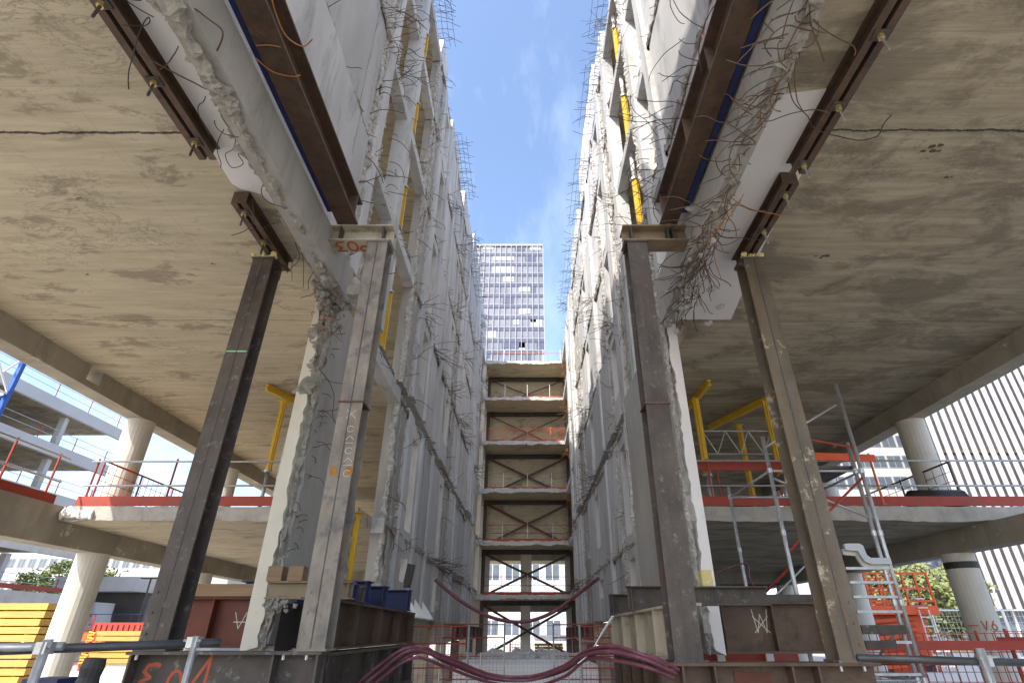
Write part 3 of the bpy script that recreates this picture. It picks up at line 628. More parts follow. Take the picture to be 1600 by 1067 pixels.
# ------------------------------------------------------------------ steel frames that carry the cut walls
def bolts(mb, pts, nrm, r=.022, t=.03):
    for p in pts: mb.tube([Vector(p), Vector(p) + Vector(nrm) * t], r, 6)
    return mb
def hcolumn(label, x, y, z0, z1, matn, group='steel columns under the transfer beams', splice=None, side=1):
    T = thing('steel_column', label, 'steel column', (x, y, z0), group=group)
    zz = [z0 + .02] + ([splice] if splice else []) + [z1 - .02]
    for i in range(len(zz) - 1):
        m = MB(); m.hsec((x, y, zz[i] + (.012 if i else 0)), (x, y, zz[i + 1] - (.012 if i < len(zz) - 2 else 0)), .30, .30, .022, .014, up=(0, 1, 0)); part('shaft', m, matn, T)
    for z in (z0, z1 - .02): part('end_plate', MB().box(x - .17, x + .17, y - .17, y + .17, z, z + .02), matn, T)
    if splice: part('splice_plate', MB().box(x - .165, x + .165, y - .165, y + .165, splice - .012, splice + .012), 'steel_brown', T)
    m = MB(); m.box(x - .006, x + .006, y - .1545, y - .15, z0 + .03, z1 - .03); part('weld_seam', m, 'steel_dark', T)
    for i in range(3):
        z = z0 + .16 + i * .2; part('bolt', bolts(MB(), [(x + side * .075, y - .128, z)], (0, 1, 0), .02, .04), 'galv', T); part('bolt', bolts(MB(), [(x - side * .10, y - .15, z)], (0, -1, 0), .016, .012), matn, T)
    return T
Lc = hcolumn('dark steel column left of the cream wall stub, front flange grey, foot on the girder painted with red signs', -3.92, 6.6, -.17, 4.93, 'steel_dark')
L2 = hcolumn('mottled grey and ochre steel column right of the cream wall stub, two rust blots at mid height', -2.25, 6.6, -.17, 5.25, 'steel_mottled', splice=2.62)
R2 = hcolumn('blue-grey steel column with a rusty splice, in front of the white-edged wall stub', 1.70, 6.6, -.27, 5.25, 'steel_dark', splice=2.6, side=-1)
Rc = hcolumn('ochre stained steel column with pale flakes, beside the aluminium stair tower', 3.41, 6.6, -.27, 4.93, 'steel_ochre', side=-1)
for T_, xs in ((L2, (-2.33, -2.14)),):
    for x in xs:
        m = MB().plate([(x + a * rnd.uniform(.85, 1.1), 6.4475, 1.72 + b) for a, b in circ(0, 0, .05, .06)[:-1]], (0, 1, 0), .0023); part('rust_blot', m, mat('rust_blot', (.42, .19, .035), (.25, .11, .03), 14, .8), T_)
m = MB(); stroke(m, [[(-.06, .06), (.06, -.06)], [(-.06, -.06), (.06, .06)]], (-2.22, 6.4495, 2.45), (1, 0, 0), (0, 0, 1), .006, (0, -1, 0)); part('chalk_mark', m, 'chalk', L2)
for i in range(5):
    m = MB(); stroke(m, [[(-.05, 0), (.0, .05), (.05, 0)], [(-.05, -.04), (.05, -.04)]] if i % 2 else [circ(0, 0, .04, .04, 30, 330, 8)], (-2.20 + .01 * i, 6.4495, 2.25 - .14 * i), (1, 0, 0), (0, 0, 1), .006, (0, -1, 0)); part('chalk_mark', m, 'chalk', L2)
m = MB(); stroke(m, [[(-.13, 0), (.13, 0)]], (-3.92, 6.4495, 3.35), (1, 0, 0), (0, 0, 1), .02, (0, -1, 0)); part('painted_mark', m, 'paint_green', Lc)
def foamcap(T, x, y, z, rd):
    m = MB()
    for q in range(26): m.lump((x + rd.uniform(-.17, .17), y - .15 + rd.uniform(-.03, .05), z + rd.uniform(-.02, .03)), rd.uniform(.018, .04), rd)
    part('foam_seal', m, 'foam', T)
foamcap(Lc, -3.92, 6.6, 4.97, rdl); foamcap(Rc, 3.41, 6.6, 4.97, rdr)

# header beams on the inner columns
def header(label, x0, x1, z0, matn, mark=False, st=()):
    T = thing('header_beam', label, 'steel beam', ((x0 + x1) / 2, 6.6, z0), group='header beams on the inner columns')
    m = MB(); m.hsec((x0, 6.6, z0 + .15), (x1, 6.6, z0 + .15), .30, .30, .024, .014); part('beam', m, matn, T)
    for x in st: part('stiffener', MB().box(x - .012, x + .012, 6.462, 6.59, z0 + .025, z0 + .275), 'steel_dark', T)
    if mark:   # P03 sprayed upside down on the underside
        g = [[(0, 0), (0, 1), (.45, 1), (.6, .8), (.45, .5), (0, .5)], circ(1.0, .5, .27, .5), [(1.45, 1), (1.95, 1), (1.68, .6), (1.95, .4), (1.85, .05), (1.45, 0)]]
        m = MB(); stroke(m, g, (x1 - .36, 6.5, z0), (-.26, 0, 0), (0, .22, 0), .035, (0, 0, -1)); part('painted_mark', m, 'paint_red', T)
    return T
header('beige coated header beam carrying a brown twin girder end, P03 sprayed upside down below', -3.18, -2.06, 5.27, 'steel_beige', True, (-2.86, -2.2))
header('brown header beam half hidden by tangled rebar', 1.51, 2.62, 5.27, 'steel_tan', False, (1.64, 2.2, 2.28))
part('timber_wedge', MB().box(-3.1, -2.9, 6.46, 6.7, 5.575, 5.60), 'wood', list(ORG)[-1]) if False else None

# long girders under the wall
def girder(label, name, x0, x1, y0, y1, z0, d, matn, st=()):
    T = thing(name, label, 'steel beam', ((x0 + x1) / 2, (y0 + y1) / 2, z0))
    m = MB(); m.hsec(((x0 + x1) / 2, y0, z0 + d / 2), ((x0 + x1) / 2, y1, z0 + d / 2), d, x1 - x0, .028, .016); part('beam', m, matn, T)
    for y in st:
        for s in (-1, 1):
            c = (x0 + x1) / 2; xa, xb = sorted((c + s * .009, c + s * ((x1 - x0) / 2 - .01))); part('stiffener', MB().box(xa, xb, y - .01, y + .01, z0 + .03, z0 + d - .03), matn, T)
    return T
girder('long rusty brown girder along the left wall, its end resting on the beige header', 'steel_girder', -2.92, -2.61, -3, 6.5, 5.572, .47, 'steel_brown', (6.3,))
girder('long dark brown girder along the right wall with ribs showing on its side', 'steel_girder', 2.09, 2.36, -3, 6.5, 5.572, .52, 'steel_brown', (.8, 1.6, 2.9, 3.9, 4.9, 6.3))
girder('narrow blue painted beam behind the left brown girder', 'steel_beam', -3.0, -2.93, -3, 6.2, 5.60, .34, 'blue')
girder('narrow blue painted beam beside the right brown girder, rebar hanging over it', 'steel_beam', 2.37, 2.45, -3, 6.2, 5.58, .34, 'blue')
# twin channel rails bolted under the soffit
def rail(label, x, y0, y1, ys, z1=5.296, h=.2, cap=False):
    T = thing('channel_rail', label, 'steel rail', (x, (y0 + y1) / 2, z1 - h), group='twin channel rails bolted under the soffits')
    for s in (-1, 1):
        o = [(s * .025, -h / 2), (s * .105, -h / 2), (s * .105, -h / 2 + .014), (s * .035, -h / 2 + .014), (s * .035, h / 2 - .014), (s * .105, h / 2 - .014), (s * .105, h / 2), (s * .025, h / 2)]
        if s < 0: o = o[::-1]
        m = MB(); m.prof((x, y0, z1 - h / 2), (x, y1, z1 - h / 2), o); part('channel', m, 'steel_brown', T)
    if cap: part('end_plate', MB().box(x - .1, x + .1, y0 - .012, y0 - .001, z1 - h, z1), 'steel_brown', T)
    for y in ys:
        a = part('anchor_plate', MB().box(x - .07, x + .07, y - .06, y + .06, z1 - h - .014, z1 - h - .001), 'steel_dark', T)
        b = part('nut', MB().tube([(x, y, z1 - h - .06), (x, y, z1 - h - .012)], .034, 6), 'zinc', a)
        m = MB(); m.tube([(x, y, z1 - h - .012), (x + .01, y - .01, z1 - h - .24)], .014, 6); part('threaded_rod', m, 'galv' if x > 0 else 'steel_dark', a)
    return T
rail('long bolted rail on the left soffit beside the white plaster strip', -3.9, -2, 4.72, (-.4, .45, 1.25, 2.05, 2.85, 3.65, 4.44))
rail('short bolted rail on the left soffit resting on the dark column', -3.86, 5.45, 7.0, (5.62, 6.25, 6.9), z1=5.27, cap=True)
rail('long bolted rail on the right soffit crossing the dark crack', 3.44, -2, 4.95, (-.2, .6, 1.5, 2.4, 3.15, 3.95, 4.78))
rail('short bolted rail on the right soffit above the ochre column', 3.42, 5.1, 6.95, (5.28, 6.0, 6.8), z1=5.27, cap=True)

# transfer girders below: front cross girders with painted signs
def crossg(label, x0, x1, y, z1, d, matn, st, marks=None, w_=.34):
    T = thing('cross_girder', label, 'steel girder', ((x0 + x1) / 2, y, z1 - d))
    m = MB(); m.hsec((x0, y, z1 - d / 2), (x1, y, z1 - d / 2), d, w_, .03, .016); part('beam', m, matn, T)
    for x in st: part('stiffener', MB().box(x - .011, x + .011, y - w_ / 2 + .01, y - .009, z1 - d + .032, z1 - .032), matn, T)
    m = MB(); 
    for x in (x0 + .1, x1 - .16, x1 - .4): part('bolt', bolts(MB(), [(x, y - w_ / 2 + .04, z1 - .031)], (0, 0, -1), .016, .045), 'galv', T)
    if marks:
        for g, ox, oz, sx, sz, wd, mt in marks:
            m = MB(); stroke(m, g, (ox, y - .008, oz), (sx, 0, 0), (0, 0, sz), wd, (0, -1, 0)); part('painted_mark', m, mt, T)
    return T
g3 = [[(.95, .95), (.75, 1.0), (.35, .95), (.2, .75), (.6, .55)], [(.6, .55), (.1, .4), (.0, .15), (.3, 0), (.7, .0)]]
gD = [[(0, .35), (.55, 1.)], [(.55, 1.), (.5, .3), (.3, .0), (.05, .05), (0, .35)]]
crossg('dark front girder under the left columns, signed with red painted figures', -4.15, -2.12, 6.6, -.172, .62, 'steel_dark', (-4.1, -2.62, -2.16),
       [(g3, -4.04, -.56, .2, .27, .035, 'paint_red'), ([circ(.5, .5, .42, .5)], -3.74, -.60, .17, .25, .032, 'paint_red'), ([[(0,.5),(.6,.5)]], -3.54, -.52, .08, .1, .025, 'paint_red'), (gD, -3.46, -.58, .24, .36, .032, 'paint_red')])
crossg('rust brown front girder under the right columns, marked with a small pink sign', 1.42, 3.66, 6.6, -.272, .62, 'steel_brown', (1.62, 1.95, 2.75, 3.02), [([circ(0, .4, .5, .3), [(.3, -.1), (.5, -.7)]], 1.53, -.62, .07, .12, .012, 'paint_pink')])
part('plate', MB().box(2.18, 2.56, 6.575, 6.5915, -.62, -.36), 'steel_red', list(ORG)[-10] if False else [o for o in ORG if o.name.startswith('cross_girder')][-1])
# side girders running back beside the gap
def sideg(label, x, y0, y1, z1, d, matn, w_=.3, nst=5, side=1):
    T = thing('side_girder', label, 'steel girder', (x, (y0 + y1) / 2, z1 - d))
    m = MB(); m.hsec((x, y0, z1 - d / 2), (x, y1, z1 - d / 2), d, w_, .03, .016); part('beam', m, matn, T)
    for i in range(nst):
        y = y0 + .02 + (y1 - y0 - .04) * i / (nst - 1); xa, xb = sorted((x + side * .009, x + side * (w_ / 2 - .006))); part('stiffener', MB().box(xa, xb, y - .012, y + .012, z1 - d + .032, z1 - .032), matn, T)
    return T
sideg('brown plate girder beside the left wall foot, carrying the short blue beams', -2.42, 6.78, 12.4, .36, .54, 'steel_brown')
sideg('black lower girder under the brown plate girder on the left', -2.35, 6.95, 12.2, -.2, .62, 'steel_dark', nst=6)
sideg('pale coated girder further back along the left wall', -2.62, 12.6, 20.5, .30, .56, 'steel_beige', nst=3)
sideg('beige plate girder beside the right wall foot with dark box ends', 1.86, 6.8, 12.1, .30, .60, 'steel_beige', side=-1)
sideg('brown lower girder under the beige plate girder on the right', 1.82, 6.95, 11.8, -.33, .62, 'steel_brown', nst=6, side=-1)
sideg('pale coated girder further back along the right wall', 2.45, 12.4, 20.5, .24, .56, 'steel_beige', nst=3, side=-1)
for s, x, lab in ((-1, -2.9, 'dark girder carrying the far half of the left wall'), (1, 2.7, 'dark girder carrying the far half of the right wall')):
    sideg(lab, x, 20.8, 38.5, .30, .56, 'steel_dark', nst=8, side=-s)
# short needle beams passing through the wall foot
def needle(label, xa, xb, y, z0, d, matn, w_=.2, grp='short needle beams through the wall feet'):
    T = thing('needle_beam', label, 'steel beam', ((xa + xb) / 2, y, z0), group=grp)
    m = MB(); m.hsec((xa, y, z0 + d / 2), (xb, y, z0 + d / 2), d, w_, .018, .012); part('beam', m, matn, T)
    e = max(xa, xb) if xa < 0 else min(xa, xb); s = 1 if xa < 0 else -1
    xa2, xb2 = sorted((e - s * .05, e - s * .035)); part('stiffener', MB().box(xa2, xb2, y - w_ / 2 + .005, y + w_ / 2 - .005, z0 + .02, z0 + d - .02), matn, T)
needle('tan needle beam through the cream-edged wall stub', -3.2, -2.15, 7.35, .362, .2, 'steel_tan')
needle('larger blue needle beam nearest the mottled column', -4.1, -2.26, 8.6, .362, .3, 'blue', .3)
needle('blue needle beam second behind the mottled column', -4.0, -2.24, 9.6, .362, .3, 'blue', .3)
needle('blue needle beam farthest from the mottled column', -4.0, -2.2, 11.4, .362, .36, 'blue', .3)
for i, y in enumerate((7.75, 8.1)): needle('small %s stub beam between the tan and blue needle beams' % ('blue' if i == 0 else 'dark'), -2.7, -2.2, y, .362, .2, 'blue' if i == 0 else 'steel_dark', .16)
needle('dark needle beam through the white-edged wall stub', 1.95, 3.1, 7.6, .302, .22, 'steel_dark')
needle('dark needle beam on the beige girder, second from the camera', 1.6, 3.3, 9.3, .302, .34, 'steel_dark', .3)
needle('dark needle beam on the beige girder, farthest of three', 1.6, 3.3, 11.3, .302, .34, 'steel_dark', .3)
needle('blue needle beam deep in the gap on the right', 2.0, 3.3, 14.2, .262, .5, 'blue', .3)
# steel feet below the girders
def foot(label, x, y, z1, matn, w_=.3):
    T = thing('steel_trestle', label, 'steel support', (x, y, GZ), group='steel trestles under the side girders')
    m = MB(); m.hsec((x, y, GZ + .03), (x, y, z1 - .03), w_, w_, .02, .014, up=(0, 1, 0)); part('post', m, matn, T)
    part('base_plate', MB().box(x - .25, x + .25, y - .25, y + .25, GZ, GZ + .029), matn, T); part('head_plate', MB().box(x - .2, x + .2, y - .2, y + .2, z1 - .029, z1), matn, T)
for y, a in ((13.2, 'first'), (16.5, 'second'), (20., 'third'), (24., 'fourth'), (30., 'fifth'), (36., 'sixth')):
    foot('%s steel trestle along the left side of the gap counted from the camera' % a, -2.75 if y > 12 else -2.4, y, -.262, 'steel_beige' if y < 21 else 'steel_dark')
    foot('%s steel trestle along the right side of the gap counted from the camera' % a, 2.55, y, -.322, 'steel_beige' if y < 21 else 'steel_dark')
for (x, y, z1, lab) in ((-3.9, 6.6, -.795, 'dark trestle under the outer end of the girder with red signs'), (-2.4, 6.6, -.795, 'dark trestle under the inner end of the girder with red signs'), (1.7, 6.6, -.895, 'dark trestle under the inner end of the rust brown front girder'), (3.4, 6.6, -.895, 'dark trestle under the outer end of the rust brown front girder'),
                        (-2.35, 11.9, -.822, 'dark trestle under the far end of the black lower girder'), (1.82, 11.5, -.952, 'dark trestle under the far end of the brown lower girder')):
    foot(lab, x, y, z1, 'steel_dark')
# white triangular gussets on the pale girders
for i, y in enumerate((12.75, 13.6, 14.5, 15.6)):
    for s in (-1, 1):
        x = -2.62 if s < 0 else 2.45; z = .302 if s < 0 else .242
        T = thing('gusset', '%s triangular white gusset on the pale %s-hand girder' % (('nearest', 'second', 'third', 'farthest')[i], 'left' if s < 0 else 'right'), 'steel gusset', (x, y, z), group='white triangular gussets on the pale girders')
        m = MB().plate([(x - s * .55, y, z), (x - s * .02 + s * .1, y, z), (x - s * .6, y, z + .75)] if False else [(x - s * .24, y, z), (x + s * .1, y, z), (x + s * .08, y, z + .42)], (0, 1, 0), .03); part('plate', m, 'white', T)
        part('foot_plate', MB().box(x - .2, x + .2, y - .1, y + .13, z - .001 + .002, z + .02), 'white', T)
# packing pieces on the needles
for (x, y, z, lab) in ((-3.12, 7.3, .562, 'left of two rough timber packs on the tan needle beam'), (-2.86, 7.3, .562, 'right of two rough timber packs on the tan needle beam')):
    m = MB(); m.box(x - .09, x + .09, y - .07, y + .1, z, z + .17); single('timber_pack', m, 'planks', lab, 'timber pack', 'timber packs on the needle beams')
m = MB(); m.box(2.28, 2.42, 7.55, 7.7, .522, .72); single('timber_pack', m, 'foam', 'pale pack on the dark needle beam by the white-edged stub', 'timber pack', 'timber packs on the needle beams')
m = MB()
for q in range(40): m.lump((-2.98 + rnd.gauss(0, .1), 7.27 + rnd.gauss(0, .03), .3 + rnd.gauss(0, .035)), rnd.uniform(.015, .035))
single('mortar_spill', m, 'rubble', 'lumpy mortar spilt under the tan needle beam', 'mortar', kind='stuff')

# dark red frames seen between the outer columns and the wall
def redframe(label, x0, x1, y, z1, d, matn):
    T = thing('plate_girder', label, 'steel girder', ((x0 + x1) / 2, y, z1 - d)); m = MB(); m.hsec((x0, y, z1 - d / 2), (x1, y, z1 - d / 2), d, .3, .03, .018); part('beam', m, matn, T)
    for x in (x0 + .02, (x0 + x1) / 2, x1 - .02): part('stiffener', MB().box(x - .01, x + .01, y - .14, y - .01, z1 - d + .032, z1 - .032), matn, T)
    return T
a = redframe('orange-red primed plate girder between the dark column and the cream wall end', -5.02, -3.64, 8.4, .44, .62, 'steel_red')
b = redframe('dark red plate girder behind the ochre column, chalk sign on its web', 2.86, 4.36, 8.9, .40, .66, 'steel_brown')
m = MB(); stroke(m, [[(0, 1), (.2, 0), (.5, .8), (.8, 0), (1, 1)], [(0, .7), (1, .0)], [(0, .0), (1, .7)]], (3.35, 8.89, .0), (.22, 0, 0), (0, 0, .3), .012, (0, -1, 0)); part('chalk_mark', m, 'chalk', b)
m = MB(); stroke(m, [[(0, 1), (.5, 0), (1, 1)], [(0, .4), (1, .4)]], (-4.05, 8.39, .05), (.16, 0, 0), (0, 0, .2), .012, (0, -1, 0)); part('chalk_mark', m, 'chalk', a)
for i in range(3): m = MB(); m.box(-5.0, -3.66, 8.2 + i * .22, 8.4 + i * .22, .444, .60); single('timber_beam', m, 'planks', '%s brown timber lying on the orange-red girder' % ('front', 'middle', 'rear')[i], 'timber', 'timbers on the orange-red girder')
for i in range(2): m = MB(); m.box(-6.3, -3.66, 8.25 + i * .3, 8.5 + i * .3, -.5, -.44) if False else m.box(2.9, 4.4, 8.8 + .25 * i, 9.0 + .25 * i, .404, .5); single('steel_flat', m, 'steel_dark', '%s steel flat lying on the dark red girder' % ('front', 'rear')[i], 'steel flat')

# ------------------------------------------------------------------ yellow props
def prop(label, x, y, z0, z1, split, head=None, grp='yellow steel props', low='galv', top='galv', flip=False, r=.06):
    T = thing('steel_prop', label, 'prop', (x, y, z0), group=grp)
    part('base_plate', MB().box(x - .1, x + .1, y - .1, y + .1, z0, z0 + .012), 'galv', T)
    a, b_ = (z0 + .012, split) if not flip else (split, z1 - .012)
    m = MB(); m.tube([(x, y, a), (x, y, b_)], r * .72, 12); part('inner_tube', m, low if not flip else top, T, smooth=True)
    a, b_ = (split, z1 - .012) if not flip else (z0 + .012, split)
    m = MB(); m.box(x - r, x + r, y - r * .45, y + r * .45, a, b_); m.box(x - r * .35, x + r * .35, y - r, y + r, a + .01, b_ - .01); part('outer_tube', m, 'yellow', T)
    c = part('collar', MB().tube([(x, y, split - .03), (x, y, split + .03)], r * 1.45, 12), 'galv', T)
    m = MB(); m.tube([(x - .13, y - .05, split), (x + .13, y - .02, split - .03)], .01, 6); part('handle', m, 'galv', c)
    part('head_plate', MB().box(x - .11, x + .11, y - .11, y + .11, z1 - .012, z1), 'yellow', T)
    return T
zc = 5.29
def headbeam(label, p, q, z0, d=.16):
    T = thing('timber_header', label, 'formwork beam', ((p[0] + q[0]) / 2, (p[1] + q[1]) / 2, z0))
    m = MB(); m.hsec((p[0], p[1], z0 + d / 2), (q[0], q[1], z0 + d / 2), d, .1, .035, .03); part('beam', m, 'yellow', T)
a = P(437, 600, y=13.); prop('tall yellow prop left of the cream wall end, on the lower slab', P(412, 765, y=12.6).x, 12.6, 2.35, 5.1, 3.35)
headbeam('yellow formwork beam on the prop left of the cream wall end', (-6.25, 11.9), (-5.2, 14.4), 5.115)
prop('thin yellow prop beside the foot of the mottled column', P(552, 850, y=10.6).x, 10.6, .37, 2.02, .45)
for (px, py, y, sp, lab) in ((1105, 740, 12.4, 3.2, 'yellow prop just right of the white-edged wall stub'), (1170, 745, 14.3, 3.1, 'yellow prop in the middle of the three on the right lower slab'), (1212, 700, 12.5, 3.2, 'yellow prop behind the ochre column')):
    prop(lab, P(px, py, y=y).x, y, 2.35, 5.1, sp, r=.075)
headbeam('short yellow formwork beam nearest the white-edged wall stub', (4.35, 11.6), (4.25, 13.6), 5.115)
headbeam('long yellow formwork beam across the two outer right props', (6.3, 12.2), (5.3, 14.8), 5.115)
# props in the open bays of both walls, one per storey
nm = ['lowest', 'second lowest', 'third', 'topmost']
for k in range(1, 5):
    z0, z1 = LV[k], LV[k + 1] - TS
    prop('%s yellow prop in the open bay of the left wall' % nm[k - 1], -3.5, 11.5, z0, z1, z0 + 2.1, flip=True, top='white', r=.085, grp='yellow props in the open wall bays')
    prop('%s yellow prop in the open bay of the right wall' % nm[k - 1], 3.13, 11.3, z0, z1, z0 + 2.2, flip=True, top='white', r=.085, grp='yellow props in the open wall bays')
    if k < 3: prop('%s white and yellow prop behind the narrow opening of the left wall' % nm[k - 1], -3.9, 9.75, z0, z1, z0 + 1.7, flip=True, top='white', r=.06, grp='yellow props in the open wall bays')

# ------------------------------------------------------------------ lattice girder between the right props
T = thing('lattice_frame', 'grey tubular lattice frame between the yellow props on the right', 'scaffold frame', (5.2, 13.2, 3.6))
xa, xb = 4.55, 6.3
for z in (3.95, 4.55): part('chord', MB().tube([(xa, 13.2, z), (xb, 13.2, z)], .024, 8), 'galv', T)
for i in range(6):
    t = xa + (xb - xa) * i / 6; part('diagonal', MB().tube([(t, 13.2, 3.95 if i % 2 else 4.55), (t + (xb - xa) / 6, 13.2, 4.55 if i % 2 else 3.95)], .014, 6), 'galv', T)
for x in (xa, xb): part('post', MB().tube([(x, 13.2, 2.35), (x, 13.2, 4.6)], .024, 8), 'galv', T)
T = thing('lattice_frame', 'grey tubular lattice frame behind the tall yellow prop on the left', 'scaffold frame', (-6., 13.4, 3.6))
xa, xb = -6.2, -5.1
for z in (3.7, 4.55): part('chord', MB().tube([(xa, 13.4, z), (xb, 13.4, z)], .024, 8), 'galv', T)
for i in range(4):
    t = xa + (xb - xa) * i / 4; part('diagonal', MB().tube([(t, 13.4, 3.7 if i % 2 else 4.55), (t + (xb - xa) / 4, 13.4, 4.55 if i % 2 else 3.7)], .014, 6), 'galv', T)
for x in (xa, xb): part('post', MB().tube([(x, 13.4, 2.35), (x, 13.4, 4.6)], .024, 8), 'galv', T)

# ------------------------------------------------------------------ guard rails on the lower slabs
guard('guard_rail', 'grey double rail with red posts and toe board on the left lower slab edge', 'guard rail', (-9.6, 11.75, LV[0]), (-3.8, 11.75, LV[0]), (.02, .32, .985), rails=(.45, .98), th=.2)
guard('guard_rail', 'grey double rail with red posts and long toe board on the right lower slab edge', 'guard rail', (3.6, 11.75, LV[0]), (12.4, 11.75, LV[0]), (.05, .93, .98), rails=(.45, 1.0), th=.2)
guard('guard_rail', 'two grey rails with leaning red posts along the outer edge of the left beam', 'guard rail', (-10.05, 8.2, LV[0] + .0), (-10.05, 11.6, LV[0] + .0), (.35, .6, .93), rails=(.5, 1.0), th=.2)
guard('guard_rail', 'red board guard on the lower slab between the yellow props on the right', 'guard rail', (3.75, 12.0, LV[0]), (6.0, 12.0, LV[0]), (.25, .85), h=1.1, rails=(), th=.2, matr='red', zt=.85)
guard('guard_rail', 'brown mesh guard running back along the outer edge of the right slab', 'guard rail', (9.75, 12.2, LV[0]), (9.75, 17.6, LV[0]), (.0, .33, .66, 1), h=1.15, rails=(1.12,), toe=False, matp='steel_brown', matr='steel_brown', mesh=.3)
guard('guard_rail', 'red mesh guard running back along the outer edge of the left slab', 'guard rail', (-9.7, 12.2, LV[0]), (-9.7, 17.6, LV[0]), (.0, .25, .5, .75, 1), h=1.15, rails=(1.12,), toe=False, matp='red', matr='red', mesh=.2)
T = thing('rolled_mat', 'dark rolled mat lying on the right slab edge beside the column', 'roll', (8.9, 12.1, LV[0]))
m = MB(); m.tube([(8.55, 12.1, LV[0] + .22), (9.65, 12.05, LV[0] + .22)], .22, 12); part('roll', m, 'black', T, smooth=True)
m = MB(); m.tube([(8.52, 12.1, LV[0] + .22), (8.55, 12.1, LV[0] + .22)], .08, 8); part('core', m, 'planks', T)
# white plastered lump where the left beam meets the slab
m = MB(); m.rubble((-9.75, 11.62, 2.18), (-9.1, 11.62, 2.16), .1, .2, .06); single('plaster_patch', m, 'plaster', 'lumpy white plaster patch on the corner of the left lower slab', 'plaster')

# ------------------------------------------------------------------ aluminium stair tower on the right
T = thing('stair_tower', 'aluminium scaffold stair tower standing behind the ochre column', 'scaffold stairs', (4.9, 9.9, GZ))
XA, XB, YA, YB = 4.13, 5.68, 9.0, 11.0
for (x, y, zt) in ((XB, YA, 4.0), (XB - .09, YA + .02, 2.9), (XA, YA, 3.0), (XB, YB, 2.6), (XA, YB, 2.6)):
    c = part('standard', MB().tube([(x, y, GZ), (x, y, zt)], .032, 10), 'galv', T, smooth=True)
    for z in (-.6, .4, 1.4, 2.4): part('coupler', MB().tube([(x, y, z - .04), (x, y, z + .04)], .042, 10), 'galv', c)
for (z) in (-.6, 2.40):
    for (p, q) in (((XA, YA), (XB, YA)), ((XA, YB), (XB, YB)), ((XA, YA), (XA, YB)), ((XB, YA), (XB, YB))):
        part('ledger', MB().tube([(p[0], p[1], z), (q[0], q[1], z)], .022, 8), 'galv', T, smooth=True)
for (p, q, mt) in (((XA, YA, 1.1), (XB, YA, 2.3), 'red'), ((XB, YA, 2.8), (XA + .3, YA, 3.05), 'red'), ((XA, YA, 2.8), (XB - .1, YA, 3.6), 'galv'), ((XA, YA + .02, 2.3), (XB, YA + .02, 1.6), 'galv'), ((XA, YB, .2), (XB, YB, 1.4), 'galv'), ((XB, YA, -.7), (XA + .5, YA, -1.2), 'red'), ((XA, YA, .9), (XA, YB, .4), 'red'), ((XB, YA, .2), (XB + .0, YB, -.9), 'galv')):
    part('brace', MB().tube([p, q], .02, 8), mt, T, smooth=True)
def flight(xa, xb, y0, z0, n, dy, dz):
    for x in (xa, xb):
        e = 1 if dy > 0 else -1
        a = Vector((x, y0 - dy * .4, z0 - dz * .3)); b_ = Vector((x, y0 + dy * (n - .2), z0 + dz * (n - 1)))
        pts = [a + Vector((0, -e * .28, 0)), a, b_, b_ + Vector((0, e * .3, 0))]; w_ = .2
        o = [(p.y, p.z + .1) for p in pts] + [(p.y, p.z - .12) for p in pts[::-1]]
        m = MB(); m.plate([(x - .02, yy, zz_) for yy, zz_ in o], (1, 0, 0), .04); part('stringer', m, 'galv', T)
    for i in range(n): m = MB(); m.box(xa + .022, xb - .022, y0 + dy * i - .1, y0 + dy * i + .1, z0 + dz * i, z0 + dz * i + .03); part('tread', m, 'galv', T)
part('standard', MB().tube([(XB - .74, YA, GZ), (XB - .74, YA, 1.15)], .026, 10), 'galv', T, smooth=True)
for i in range(10):
    z = .86 - i * .2; part('rung', MB().box(XB - .712, XB - .036, YA - .03, YA + .06, z, z + .035), 'galv', T)
# moulded ends of the upper flight, an S-shaped outline facing the camera
def sshape(x, y, z, mt, w_=.66, t=.05, lab=None):
    o = [(0, .22), (0, .30), (.05, .31), (.24, .31), (.29, .28), (.31, .14), (.36, .10), (w_, .10), (w_, .01), (.33, .01), (.25, .05), (.21, .14), (.19, .2), (.05, .21)]
    m = MB(); m.plate([(x + a_, y, z + b_) for a_, b_ in o], (0, 1, 0), t); part('flight_end', m, mt, T, label=lab)
sshape(5.0, 8.9, .92, 'grating'); sshape(5.0, 8.99, .86, 'column')
m = MB(); m.box(4.6, 5.6, 9.05, 10.0, 2.45, 2.50); part('deck', m, 'steel_dark', T)
m = MB(); m.box(4.95, 5.62, 8.94, 8.97, -.02, .10); m.box(4.95, 5.4, 8.94, 8.97, -.2, -.1); part('toe_plate', m, 'steel_dark', T)
for z in (.3, -.4): part('label_band', MB().tube([(XB, YA, z), (XB, YA, z + .08)], .029, 10), 'yellow_sign', T)
# red barrier beside it
guard('guard_rail', 'red board guard at ground level behind the stair tower foot', 'guard rail', (5.2, 9.7, -.72), (8.3, 9.6, -.72), (.02, .3, .62, .97), h=.75, rails=(.3,), th=.13, zt=.48, matr='red', mesh=.12)
guard('guard_rail', 'dark red board guard across the foot of the right round column', 'guard rail', (7.6, 9.9, -.74), (11.5, 9.9, -.74), (.05, .5, .9), h=.8, rails=(), th=.16, zt=.52, mesh=.22, matt='red')
# orange guard on the landing
guard('guard_rail', 'orange-red framed gate on the landing of the stair tower', 'guard rail', (5.8, 11.3, LV[0]), (7.6, 11.5, LV[0]), (.05, .95), h=1.1, rails=(), th=.16, zt=.9, matp='orange', matt='orange')

